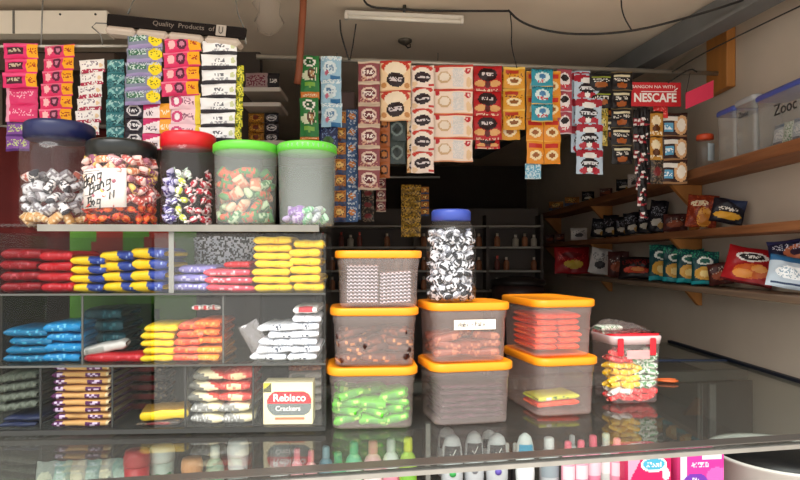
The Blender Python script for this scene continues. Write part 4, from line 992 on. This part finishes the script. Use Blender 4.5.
# ------------------------------------------------------------------ hanging sachets
RZ = 2.147
ra, rb = Vector((-.383, 2.19, RZ)), Vector((WX - .035, 2.46, 2.172))
MB().tube([ra - Vector((.12, .013, 0)), rb], .009, 10).build('hanging_rod', mat('galvanised_pipe', '#a59f94', .4, metal=.6), None, label='metal pipe running across the shop that carries the sachet strips', cat='rod')
def rod_d(px):
    k = (px - CX) / F; s = (rb.y - ra.y) / (rb.x - ra.x)
    return (ra.y - s * ra.x) / (1 - s * k)
def strip(x0, x1, y0, y1, rows, key, label, d=None, off=0.0, lean=0.0, t=.010, name='sachet_strip', cat='sachet strip', group=None, mix=None, jx=0.0, res=None, m=None, part='sachet', hs=None):
    """a strip of sachets joined one above the other; lean = shift of the bottom in picture columns"""
    if d is None: d = rod_d((x0 + x1) / 2) - .016 - off
    W = (x1 - x0) * d / F; H = (y1 - y0) * d / F / rows
    top = P((x0 + x1) / 2, y0, d)
    e = empty(name, top, (0, 0, R(rnd.uniform(-3, 3))), label=label, cat=cat, group=group)
    ang = math.atan2(lean * d / F, (y1 - y0) * d / F)
    tot = sum(hs) if hs else rows
    u = 0
    nx = max(8, min(46, int((x1 - x0) * .95))); ny = max(8, min(34, int((y1 - y0) / rows * .95)))
    for i in range(rows):
        k = mix[i] if mix else key
        hh = H * rows * hs[i] / tot if hs else H
        me = pouch_mesh(k, W, hh * 1.03, t, nx, ny, seed=1 + i % 3, m=m)
        u += hh
        ob(part, me, e, (math.sin(ang) * u + rnd.uniform(-jx, jx), rnd.uniform(-.002, .002), -math.cos(ang) * u), (R(rnd.uniform(-4, 4)), -ang * -1 * 1, R(rnd.uniform(-5, 5))))
    return e
S = strip
S(301, 320, 57, 140, 4, 'milo', 'green chocolate drink sachet strip hanging leftmost on the pipe', lean=-1, mix=['milo', 'orangelabel', 'milo', 'orangelabel'], hs=[35, 7, 38, 3])
S(320, 341, 57, 127, 3, 'skyblue', 'light blue sachet strip next to the green one', lean=1, off=.005)
S(319, 338, 124, 148, 1, 'navy', 'single dark blue sachet hanging below the light blue strip', off=-.03)
S(334, 346, 112, 222, 7, 'smallorange', 'narrow strip of small orange and navy sachets, left of a pair', off=-.05)
S(346, 358, 110, 222, 7, 'smallblue', 'narrow strip of small blue and orange sachets, right of a pair', off=-.05)
S(358, 380, 62, 190, 6, 'choco', 'reddish brown chocolate sachet strip of six')
S(378, 390, 116, 178, 4, 'brownor', 'narrow orange brown sachet strip behind the cream one', off=-.03)
S(388, 406, 118, 164, 2, 'slate', 'dark slate sachet strip below the cream and red one', off=-.035)
S(380, 411, 62, 121, 2, 'creamred', 'cream and red coffee sachet strip of two with black ovals')
S(407, 417, 100, 173, 4, 'creamred', 'cream strip mostly hidden behind the five-high coffee strip', off=-.02)
S(411, 434, 66, 173, 5, 'creamcol', 'narrow cream coffee sachet strip of five with black ovals', off=.003)
S(433, 473, 66, 162, 4, 'creamdbl', 'wide cream double coffee sachet strip of four')
S(473, 502, 67, 140, 3, 'redcof', 'red coffee sachet strip right of the wide cream one')
S(475, 500, 137, 149, 1, 'redcof', 'short torn red sachet below the red strip', off=-.008)
S(503, 525, 68, 130, 3, 'yellowcof', 'front yellow coffee sachet strip of three')
S(500, 520, 72, 140, 3, 'yellowcof', 'rear yellow coffee sachet strip peeking out on the left', off=-.025)
S(526, 561, 72, 164, 4, 'orangedbl', 'double orange coffee sachet strip of four', off=-.012)
S(531, 553, 70, 122, 3, 'tealwhite', 'teal and white sachet strip in front of the orange double strip', off=.008)
S(525, 541, 164, 179, 1, 'bluelt', 'light blue sachet tail below the orange strip', off=-.03)
S(557, 572, 70, 134, 3, 'redwhite', 'dark red and white sachet strip behind the light blue one', off=-.006)
S(571, 590, 72, 152, 3, 'bluered', 'rear light blue sachet strip with red bows', off=-.02)
S(573, 600, 74, 174, 4, 'bluered', 'front light blue sachet strip of four with red bows and black ovals', lean=3, off=.004)
S(589, 613, 74, 108, 2, 'blackgreen', 'black and green coffee sachet strip of two beside the light blue strip', off=.010)
S(598, 608, 100, 146, 3, 'yelgreen', 'thin yellow green strip under the black sachets', off=-.012)
S(611, 632, 72, 164, 5, 'blackcof', 'black coffee sachet strip of five left of the red banner', off=.004, jx=.003)
S(604, 620, 74, 140, 3, 'blackcof', 'rear black sachet strip between the light blue and black ones', off=-.02)
for i, (x, y0, y1, ln) in enumerate(((632, 110, 190, 3), (636, 108, 206, 2), (640, 108, 196, 0), (644, 110, 184, -1), (640, 150, 218, 0))):
    S(x, x + 7, y0, y1, 5, 'stickred', f'thin strip of red and black coffee sticks below the banner, {["leftmost", "second", "middle", "rightmost", "lowest"][i]} one', off=.004 + .006 * (i % 3), lean=ln, jx=.003, group='red and black coffee sticks', t=.006)
S(649, 663, 112, 160, 2, 'goldcof', 'golden brown sachet strip between the sticks and the cup sachets', off=.006)
S(650, 663, 160, 184, 1, 'darkmix', 'dark sachet below the golden brown strip', off=-.006)
S(662, 687, 114, 184, 3, 'cupcof', 'brown coffee sachet strip of three with white cups, rightmost on the pipe', off=.002)
# strips deeper in the shop
for a_ in [(401, 421, 185, 237, 5, 'golddark', 'dull gold sachet strip hanging deeper in the shop behind the silver jar'),
           (421, 429, 187, 216, 4, 'smallorange', 'narrow tan strip beside the dull gold one'),
           (347, 361, 186, 220, 2, 'smallblue', 'blue grey sachet pair hanging deeper in the shop'),
           (362, 374, 188, 222, 3, 'darkmix', 'dark brown strip deeper in the shop, left'),
           (376, 386, 178, 212, 3, 'choco', 'dark reddish strip deeper in the shop, right')]:
    S(*a_, d=2.75)
MB().tube([(XX(335, 2.76), 2.765, ZZ(177, 2.76)), (XX(440, 2.76), 2.765, ZZ(177, 2.76))], .005).build('hanging_rod', DULLALU, None, label='thin rod deeper in the shop carrying the dull gold sachets', cat='rod')
for px in (337, 438):
    MB().tube([(XX(px, 2.76), 2.765, ZZ(177, 2.76)), (XX(px, 2.76), 2.765, CEZ)], .0015, 6).build('hanging_wire', BLACKC, None, label='thin wire holding up the ' + ('left' if px < 400 else 'right') + ' end of the rear rod', cat='wire')

# banner
d = rod_d(655) - .035
bn = empty('banner', P(655, 94.5, d), (0, 0, R(2)), label='red coffee brand banner with white lettering hanging on the pipe', cat='banner')
MB().box((0, 0, 0), (52.5 * d / F, .003, 24 * d / F)).build('cloth', mat('banner_red', '#c81e28', .5), bn)
lettering(bn, 'BANGON NA WITH', 44 * d / F, (-.008, -.003, .030), (R(90), 0, 0), WT, height=.012)
lettering(bn, 'NESCAFE', 43 * d / F, (0, -.003, -.013), (R(90), 0, 0), WT, height=.036, bold=.03)
mb = MB().box((-.058 * 0, 0, 0), (36 * d / F, .002, .003)); mb.build('accent_bar', WT, bn, (.014, -.003, .0105))
mb = MB().box((0, 0, 0), (.016, .002, .004)); mb.build('accent_mark', WT, bn, (.083, -.003, .020), (0, R(-38), 0))
S(653, 668, 106, 118, 1, 'redpk', 'small red pennant end below the banner', off=.0, name='pennant', cat='pennant', part='cloth')
# pink flag
d = 2.28
MB().add([(0, 0, 0), (.105, .002, .045), (.105, 0, .11), (0, .002, .062)], [(0, 1, 2, 3)]).add([(0, .004, 0), (.105, .006, .045), (.105, .004, .11), (0, .006, .062)], [(3, 2, 1, 0)]).build('flag', mat('pink_flag', '#d32e50', .7), None, P(686, 109, d), label='small bright pink paper flag right of the red banner', cat='flag')
MB().tube([P(686, 94, d), P(690, 73, 2.34)], .0012, 5).build('string', BLACKC, None, label='string tying the pink flag to the pipe', cat='string')

# left hanging strips
DL = 1.75
MB().tube([P(-40, 46.5, DL + .012), P(128, 46, DL + .012)], .004).build('hanging_wire', mat('white_wire', '#c9c2b8', .4), None, label='white wire rail holding the pink sachets at the upper left', cat='wire')
mbw = MB().tube([P(43, -6, DL + .012), P(41, 47, DL + .012)], .0022); mbw.build('hanging_wire', DULLALU, None, label='thin metal hanger wire above the pink sachets at the upper left', cat='wire')
MB().tube([P(103, 47, DL + .012), P(101, 35, DL), P(92, 27, DL), P(96, 23, DL), P(115, 24, DL - .02)], .002).build('hook', DULLALU, None, label='bent wire hook at the left end of the dark header board', cat='hook')
S(5, 38, 44, 88, 3, 'pinkbox', 'pink and yellow sachet strip of three at the far left', d=DL, lean=-1, t=.02, m=MATT)
S(6, 38, 87, 122, 2, 'pinkplain', 'plain pink sachet strip below the far left pink and yellow one', d=DL + .01, t=.02)
S(5, 30, 122, 151, 2, 'purple', 'purple sachet pair left of the blue lid', d=DL + .015, t=.015)
S(44, 76, 45, 122, 6, 'pinkoval', 'pink and yellow sachet strip of six with dark ovals above the blue lid', d=DL, lean=-4, t=.02, m=MATT)
S(81, 106, 60, 136, 6, 'whitered', 'white sachet strip with red edges, left of the teal one', d=DL, lean=-6, t=.016)
S(107, 125, 60, 140, 6, 'teal', 'teal sachet strip behind the black lidded jar', d=DL + .01, lean=-1)
DH = 1.70
S(128, 164, 34, 105, 5, 'mint', 'grey green sachet strip with yellow spots under the header board', d=DH, lean=-3, t=.018)
S(125, 144, 104, 147, 3, 'blackoval', 'black sachet strip of three with white ovals', d=DH + .02)
S(143, 171, 104, 150, 3, 'pinkwhite', 'white, pink and orange sachet strip above the black lid', d=DH + .012)
S(166, 203, 38, 96, 4, 'pinkoval', 'pink and yellow sachet strip of four under the header board', d=DH, lean=-4, t=.02, m=MATT)
S(169, 201, 94, 140, 3, 'pinkyel', 'pale pink sachet strip of three above the red lid', d=DH + .012)
S(203, 238, 41, 142, 7, 'white', 'white sachet strip of seven right of the pink ones', d=DH, lean=-3, t=.02, m=MATT)
S(236, 245, 66, 142, 5, 'lemon', 'thin yellow green sachet strip at the right end of the header board', d=DH + .012, lean=-3)
# header board
hb = empty('header_board', P(177, 27, DH), (0, R(5.8), 0), label='dark sign board with faded lettering above the left sachets', cat='sign')
WB_ = 139 * DH / F
MB().box((0, 0, 0), (WB_, .014, .032), bev=.002).build('board', mat('dark_sign', '#150e0c', .8, spec=.2), hb)
lettering(hb, 'Quality  Products  of', .175, (.022, -.0085, .0), (R(90), 0, 0), mat('faded_lettering', '#7a6c62', .6), height=.017)
MB().box((0, 0, 0), (.028, .003, .030)).build('patch', mat('grey_patch', '#a89c90', .6), hb, (.128, -.0085, 0))
lettering(hb, 'U', .012, (.128, -.0112, 0), (R(90), 0, 0), INK, height=.02)
for x, wd in ((-.155, .085), (-.065, .09), (.03, .1), (.135, .1)):
    MB().box((x, .01, -.029), (wd, .05, .022), bev=.008).build('paper_fold', mat('fold_paper', '#c4b4a6', .6), hb)
for pts, l in (([P(128, 14, DH), P(131, 6, DH), P(136, -4, 1.8), (P(132, -6, 1.8).x, 1.82, CEZ)], 'left'), ([P(246, 44, DH), P(244, 28, DH), P(238, 14, 1.75), P(236, 0, 1.85), (P(236, 0, 1.9).x, 1.95, CEZ)], 'right')):
    MB().tube(pts, .0025, 6).build('hanging_wire', DULLALU, None, label=f'wire hanging the {l} end of the dark header board from the ceiling', cat='wire')

# ------------------------------------------------------------------ ceiling fittings
d = 2.24
lp = empty('tube_lamp', P(404, 19, d), (0, R(2.5), 0), label='white fluorescent batten on the ceiling, switched off', cat='lamp')
wl = 118 * d / F
MB().box((0, 0, .006), (wl, .04, .022), bev=.003).build('housing', mat('lamp_white', '#cfc8bd', .5), lp)
MB().tube([(-wl / 2 + .012, -.022, -.010), (wl / 2 - .012, -.022, -.010)], .008, 12).build('tube', mat('tube_glass', '#e3ddd0', .3), lp)
for s in (-1, 1): MB().box((s * (wl / 2 - .006), -.022, -.008), (.012, .02, .024), bev=.002).build('end_cap', mat('lamp_white', '#cfc8bd', .5), lp)
MB().tube([(0, 0, .015), (0, .0, CEZ - lp.location.z)], .006).build('mount', DARKM, lp)
ro = empty('ceiling_hook', (XX(405, 2.6), 2.6, CEZ), label='small round metal ceiling rose below the batten lamp', cat='ceiling rose')
MB().lathe([(.03, 0), (.03, -.008), (.018, -.016), (.008, -.022)], 20).build('rose', mat('dull_brass', '#6c645a', .4, metal=.5), ro)
MB().tube([(0, 0, -.02), (.012, 0, -.034), (.024, 0, -.03), (.022, 0, -.018)], .003, 6).build('hook', DARKM, ro)
def cable(pts, r, label, m=BLACKC, name='cable'):
    # smooth the polyline
    q = [Vector(p) for p in pts]
    for _ in range(2):
        n_ = [q[0]]
        for a_, b_ in zip(q, q[1:]): n_ += [a_ * .75 + b_ * .25, a_ * .25 + b_ * .75]
        q = n_ + [q[-1]]
    MB().tube(q, r, 6).build(name, m, None, label=label, cat='cable')
cable([P(362, -8, 2.1), P(366, 7, 2.1), P(395, 9, 2.1), P(430, 11, 2.12), P(508, 11, 2.15)], .004, 'black cable running along the batten lamp')
cable([P(508, 10, 2.15), P(520, 22, 2.15), P(545, 31, 2.15), P(580, 35, 2.15), P(630, 32, 2.12), P(680, 20, 2.1), P(745, 0, 2.05), P(765, -10, 2.0)], .004, 'black cable sagging across the ceiling to the right')
cable([P(510, 11, 2.16), P(512, 30, 2.2), P(511, 45, 2.25), P(517, 68, 2.26)], .002, 'thin wire dropping from the cable to the pipe')
cable([P(621, -5, 2.1), P(622, 14, 2.1), P(632, 31, 2.12)], .0025, 'short wire joining the sagging cable from the ceiling')
cable([P(340, 20, 2.2), P(341, 35, 2.2), P(349, 60, 2.2)], .0035, 'black lead dropping from the left end of the lamp')
cable([P(356, 24, 2.2), P(353, 45, 2.2), P(350, 60, 2.2)], .0025, 'thin lead hanging from the lamp beside the thicker one')
cable([P(672, 72, 2.3), P(700, 55, 2.2), P(740, 35, 2.05), P(800, 6, 1.9), P(830, -8, 1.85)], .0025, 'dark wire running from the pipe towards the upper right')
cable([P(668, 83, 2.3), P(690, 68, 2.3), P(697, 72, 2.3)], .003, 'twisted wire tied round the pipe near the wooden block')
# post
MB().tube([P(304, -14, 2.12), P(303, 10, 2.12), P(299, 72, 2.12), P(297, 84, 2.12)], .0125, 10).build('wooden_pole', mat('reddish_wood', '#8a4a2c', .6, noise=.2), None, label='reddish brown pole hanging from the ceiling left of the green sachets', cat='pole')
# wooden block that takes the rod
MB().box((WX - .02, 2.47, 2.225), (.036, .16, .25), bev=.003).build('wooden_block', ORWOOD, None, label='orange brown wooden board on the right wall holding the pipe', cat='board')
# plastic bag on ceiling
mb = MB(); rr = random.Random(9); rings = []
for i, (z, r) in enumerate(((0, .01), (-.02, .02), (-.05, .045), (-.09, .04), (-.12, .05), (-.15, .03), (-.165, .006))):
    rings.append([((r + .012 * rr.uniform(-1, 1)) * math.cos(2 * PI * j / 14), (r + .01 * rr.uniform(-1, 1)) * math.sin(2 * PI * j / 14) * .6, z) for j in range(14)])
mb.loft(rings).build('plastic_bag', clear('thin_bag', haze=.1, hazecol='#c8b8a8', gloss=1, rough=.2), None, (XX(268, 2.1), 2.1, CEZ), label='thin clear plastic bag hanging from the ceiling left of the pole', cat='plastic bag')

# ------------------------------------------------------------------ right wall shelves and goods
XF = 1.2
shelves = [(1.737, .038, 1.5, 5.2, 'top'), (1.50, .030, 1.5, 5.8, 'middle'), (1.278, .022, 1.5, 4.2, 'lowest')]
for z, th, y0, y1, nm in shelves:
    t = empty('wall_shelf', (WX - .08, (y0 + y1) / 2, z), label=f'{nm} wooden wall shelf on the right wall with snack goods', cat='shelf')
    MB().box((0, 0, th / 2), (.158, y1 - y0, th), bev=.002).build('board', WOOD if nm != 'lowest' else PALEWOOD, t)
    if nm != 'lowest' or True:
        for yb in ((2.66, 3.75, 4.9) if nm != 'lowest' else (2.66, 3.75)):
            L_ = .11 if nm != 'lowest' else .06
            tri = [(.075, 0), (-.06 if nm != 'lowest' else .0, 0), (.06, -L_ * 1.2), (.075, -L_ * 1.2)]
            vs = [(x, yb - (y0 + y1) / 2 - .012, zz) for x, zz in tri] + [(x, yb - (y0 + y1) / 2 + .012, zz) for x, zz in tri]
            MB().add(vs, [(0, 1, 2, 3), (7, 6, 5, 4)] + [(i, 4 + i, 4 + (i + 1) % 4, (i + 1) % 4) for i in range(4)]).build('bracket', ORWOOD, t)
for yb in (2.66, 3.75, 4.9):
    for z0, z1, pos in ((1.302, 1.498, 'lower'), (1.532, 1.735, 'upper')):
        MB().box((WX - .011, yb + .045, (z0 + z1) / 2), (.02, .06, z1 - z0), bev=.002).build('wall_batten', ORWOOD, None, label=f'{pos} wooden batten on the right wall, {["nearest", "middle", "farthest"][(2.66, 3.75, 4.9).index(yb)]} upright', cat='batten')
def bag(px, z, wpx, hpx, key, name, label, X=1.25, rz=-42, lean=8, roll=0, t=.04, cat='snack bag', grp=None, dy=0):
    d = X * F / (px - CX) + dy
    W = wpx * d / F; H = hpx * d / F
    return ob(name, pouch_mesh(key, W, H, min(t, W * .3), max(14, min(44, int(wpx))), max(14, min(44, int(hpx))), wav=.003, seed=len(label) % 5 + 1), None,
              ((px - CX) * d / F, d, z + .006 + abs(math.sin(R(roll))) * W / 2), (R(-lean), R(roll), R(rz)), label=label, cat=cat, group=grp)
Z3, Z2, Z1 = 1.3005, 1.5305, 1.7755
for i, px in enumerate((662, 676, 690, 705)):
    bag(px, Z3, 25, 37 - i, 'tealchips', 'snack_bag', f'dark teal crisps bag, {["farthest", "second", "third", "nearest"][i]} of the row of four on the lowest shelf', X=1.25, rz=-30, t=.03)
bag(745, Z3, 46, 38, 'redchips', 'snack_bag', 'large red crisps bag leaning on the lowest shelf', X=1.26, rz=-38, roll=12, lean=18)
bag(722, Z3, 22, 22, 'brownbag', 'snack_bag', 'small dark bag between the teal and red bags', X=1.28, rz=-30, roll=-8)
bag(790, Z3, 44, 34, 'bluewhite', 'snack_bag', 'pale blue and white bag at the right end of the lowest shelf', X=1.25, rz=-30, roll=10, lean=20)
bag(796, Z3 + .07, 44, 32, 'darkring', 'snack_bag', 'dark navy bag lying above the pale blue one', X=1.30, rz=-30, roll=-6, lean=25)
bag(636, Z3, 34, 24, 'blackor', 'snack_bag', 'black and orange snack bag left of the teal bags', X=1.26, rz=-30, lean=25)
bag(618, Z3, 20, 26, 'brownbag', 'snack_bag', 'brown snack bag beside the white one on the lowest shelf', X=1.26, rz=-25)
bag(598, Z3, 20, 26, 'whitebag', 'snack_bag', 'crumpled white bag on the lowest shelf', X=1.24, rz=-15, roll=10)
bag(572, Z3, 34, 27, 'redbag', 'snack_bag', 'red bag at the far end of the lowest shelf', X=1.20, rz=-10, lean=10, dy=0)
bag(700, Z2, 28, 33, 'brownchips', 'snack_bag', 'brown and gold crisps bag on the middle shelf', X=1.26, rz=-30, roll=6)
bag(725, Z2, 30, 25, 'darkyel', 'snack_bag', 'dark bag with yellow base on the middle shelf, rightmost', X=1.26, rz=-30, roll=12)
bag(655, Z2, 17, 32, 'blackbag', 'snack_bag', 'tall black bag on the middle shelf below the coffee sticks', X=1.26, rz=-30, roll=8)
bag(644, Z2, 15, 24, 'blackbag', 'snack_bag', 'shorter black bag left of the tall black one', X=1.26, rz=-30, roll=5)
bag(675, Z2, 22, 18, 'brownbag', 'snack_bag', 'low dark red bag behind the brown and gold one', X=1.28, rz=-30)
for i, px in enumerate((598, 610, 622, 633)):
    bag(px, Z2, 15, 19 + (i % 2) * 3, 'blackbag', 'snack_bag', f'small black bag on the middle shelf, {["farthest", "second", "third", "nearest"][i]} of the four before the tall ones', X=1.25, rz=-25, roll=6 - i * 4)
bag(579, Z2, 16, 12, 'whitebag', 'snack_bag', 'small white and grey carton bag on the middle shelf', X=1.24, rz=-10)
for i, px in enumerate((550, 560)):
    bag(px, Z2, 9, 8, 'brownbag', 'snack_bag', f'tiny dark pack far back on the middle shelf, {["farther", "nearer"][i]}', X=1.24, rz=-10, t=.02)
for i, (px, w_, h_) in enumerate(((556, 14, 9), (572, 14, 9), (588, 12, 10), (606, 12, 8), (624, 15, 12), (634, 12, 14))):
    bag(px, Z1, w_, h_, ['smallorange', 'smallorange', 'blackbag', 'brownbag', 'blackbag', 'whitebag'][i], 'snack_pack', ['tan pack farthest back on the top shelf', 'second tan pack on the top shelf', 'small black pack on the top shelf', 'brown pack on the top shelf', 'black pack on the top shelf near the batten', 'white and dark pack on the top shelf behind the coffee sticks'][i], X=1.25, rz=-20, t=.03)
# containers on the top shelf
def crate(px0, px1, ytop, X, lidm, m, label, wx=.105):
    d0 = 1.205 * F / (px1 - CX); d1 = 1.205 * F / (px0 - CX)
    dl = d1 - d0; yc = (d0 + d1) / 2
    h = ZZ(ytop, yc) - Z1
    e = empty('storage_tub', (1.205 + .01 + wx / 2 + .012, yc, Z1), label=label, cat='tub')
    MB().rrect([(0, wx * .9, dl * .88, .012), (.006, wx * .93, dl * .9, .014), (h * .9, wx, dl * .96, .016)], 5, cap1=False).build('tub_body', m, e)
    MB().rrect([(0, wx * 1.03, dl * .98, .016), (.003, wx * 1.08, dl * 1.0, .016), (h * .07, wx * 1.08, dl, .016), (h * .1, wx, dl * .94, .014)], 5).build('lid', lidm, e, (0, 0, h * .9))
    return e, yc, dl, h
SLV = mat('light_lid', '#a8acb0', .4); BLV = mat('periwinkle_lid', '#4a58a8', .4)
GREYF = clear('grey_frosted', haze=.35, hazecol='#b8b8b4', gloss=1.2, rough=.2)
e, yc, dl, h = crate(748, 815, 84, 1.25, BLV, GREYF, 'largest translucent tub with blue lid and pale green bags, right end of the top shelf')
lettering(e, 'Zooc', .11, (-.0545, 0, h * .62), (R(90), 0, R(-90)), INK, name='printed_name')
for i in range(5):
    ob('plastic_bag', pouch_mesh('whgreen' if i % 2 else 'bluewhite', .075, .075, .03, seed=i), None, (e.location.x, yc - dl * .3 + i * dl * .15, Z1 + .012), (R(-8), 0, R(-75)), label='pale green bag inside the largest blue lidded tub', cat='bag', group='pale bags in the largest tub')
e, yc, dl, h = crate(728, 748, 98, 1.25, SLV, GREYF, 'translucent tub with grey lid between the two blue lidded ones on the top shelf')
lettering(e, 'Zooc', .06, (-.0545, 0, h * .72), (R(90), 0, R(-90)), INK, name='printed_name')
crate(710, 728, 109, 1.25, BLV, GREYF, 'smaller translucent tub with blue lid beside the small jar on the top shelf')
jr = empty('candy_jar', (1.255, 2.43, Z1), label='small clear jar with orange lid and white label on the top shelf', cat='jar')
MB().lathe([(.028, 0), (.032, .004), (.033, .10), (.028, .115), (.026, .13)], 24, cap1=False).build('jar_body', JARM, jr)
ribbed_lid(.031, .022, 36).build('lid', mat('orange_red_lid', '#d9532c', .4), jr, (0, 0, .118))
mb = MB(); n = 8; vs = []
for i in range(n + 1):
    a = R(-90 - 10 + 70 * i / n)
    for z in (.03, .10): vs.append((.0345 * math.cos(a), .0345 * math.sin(a), z))
mb.add(vs, [(2 * i, 2 * i + 2, 2 * i + 3, 2 * i + 1) for i in range(n)], True).build('paper_label', mat('pale_label', '#b8c8d0', .6), jr)

# ------------------------------------------------------------------ back of the shop
rk = empty('bottle_rack', (.25, 4.62, 0), label='dark rack with rows of small bottles at the back of the shop', cat='rack')
RM = mat('rack_dark', '#5a4e46', .6)
zs = [1.17, 1.32, 1.50, 1.66]
for z in zs: MB().box((0, 0, z - .008), (1.75, .18, .014)).build('shelf', mat('rack_shelf', '#b0a89c', .5), rk)
for x in (-.86, -.1, .45, .86): MB().box((x, .0, .87), (.02, .18, 1.74)).build('upright', RM, rk)
MB().box((0, .10, .9), (1.75, .012, 1.8)).build('back_board', RM, rk)
def mini(c1, c2, h, r):
    e = empty('small_bottle', (0, 0, 0), cat='bottle')
    MB().lathe([(r * .9, 0), (r, .004), (r, h * .6), (r * .4, h * .8)], 10).build('bottle_body', mat('pl' + c1, c1, .4), e)
    MB().lathe([(r * .45, h * .78), (r * .45, h)], 10).build('cap', mat('pl' + c2, c2, .4), e)
    return e
protos = [mini('#b0704c', '#efe0cc', .10, .022), mini('#8a4a40', '#d8584a', .11, .02), mini('#c8baa8', '#f4ecdc', .09, .024)]
nb = 0; usedp = set()
for zi, z in enumerate(zs[:3]):
    for i in range(24):
        x = -.80 + i * .07
        if any(abs(x - u) < .035 for u in (-.86, -.1, .45, .86)) or rnd.random() < .12: continue
        k = rnd.choice((0, 0, 1, 2))
        o = protos[k] if k not in usedp else copy_tree(protos[k]); usedp.add(k)
        o.location = (.25 + x, 4.58, z); o['label'] = ['brown small bottle with cream cap on the dark back rack', 'dark small bottle with red cap on the dark back rack', 'greyish small bottle with pale cap on the dark back rack'][k]
        o['group'] = ['brown', 'red capped', 'greyish'][k] + ' bottles on the back rack'
# shelves on the partition, upper left-centre
def wshelf(px0, px1, py, d, label):
    a_, b_ = P(px0, py, d), P(px1, py, d)
    MB().box(((a_.x + b_.x) / 2, 2.66, a_.z - .008), (b_.x - a_.x, .18, .018), bev=.002).build('wall_shelf', mat('white_shelf', '#d0c6bc', .5), None, label=label, cat='shelf')
    return a_.z + .002
z = wshelf(243, 281, 88, 2.58, 'short white shelf on the partition above the green lids')
ob('snack_box', pouch_mesh('pinkdarkbox', .15, .072, .03, 30, 16, m=MATT), None, (XX(262, 2.6), 2.61, z), label='pinkish box with dark end on the short white shelf', cat='box')
z2 = wshelf(243, 281, 103, 2.58, 'lower short shelf on the partition under the pinkish box')
for i in range(3):
    ob('snack_box', pouch_mesh('yelred', .07, .042, .02, seed=i + 1), None, (XX(253, 2.6), 2.66, ZZ(140, 2.6) + i * .044), label=f'golden brown box behind the milky green lidded tub, {ordn(i, 3)} of three', cat='box')
    ob('snack_box', pouch_mesh('blackoval', .062, .042, .02, seed=i + 1), None, (XX(269, 2.6), 2.66, ZZ(140, 2.6) + i * .044), label=f'black box with white mark behind the milky tubs, {ordn(i, 3)} of three', cat='box')
wshelf(200, 285, 141, 2.58, 'long shelf on the partition behind the green lidded tubs')
for i in range(2):
    z3 = ZZ(88 + 0 * i, 2.58)
o = MB().box((XX(338, 2.9), 3.0, ZZ(100, 2.9)), (.16, .14, .10), bev=.006).build('storage_box', mat('mauve_box', '#7a6460', .6), None, label='mauve box behind the light blue sachets', cat='box')
MB().box((XX(338, 2.9), 3.0, ZZ(100, 2.9) - .058), (.22, .20, .014)).build('hanging_shelf', mat('white_shelf', '#d0c6bc', .5), None, label='pale hanging shelf under the mauve box', cat='shelf')
for s in (-.1, .1):
    MB().tube([(XX(338, 2.9) + s, 3.0, ZZ(100, 2.9) - .06), (XX(338, 2.9) + s, 3.0, CEZ)], .003, 6).build('hanging_wire', BLACKC, None, label=f'{"left" if s < 0 else "right"} wire holding the pale hanging shelf', cat='wire')
# big dark pot at the back right
po = empty('water_drum', (.80, 3.9, 0), label='tall dark drum at the back right of the shop', cat='drum')
MB().lathe([(.16, 0), (.17, .02), (.17, 1.2), (.16, 1.24)], 28).build('drum_body', mat('drum_brown', '#3a2420', .5), po)
MB().lathe([(.175, 1.24), (.175, 1.27), (.05, 1.30)], 28).build('lid', mat('drum_lid', '#231c1a', .5), po)
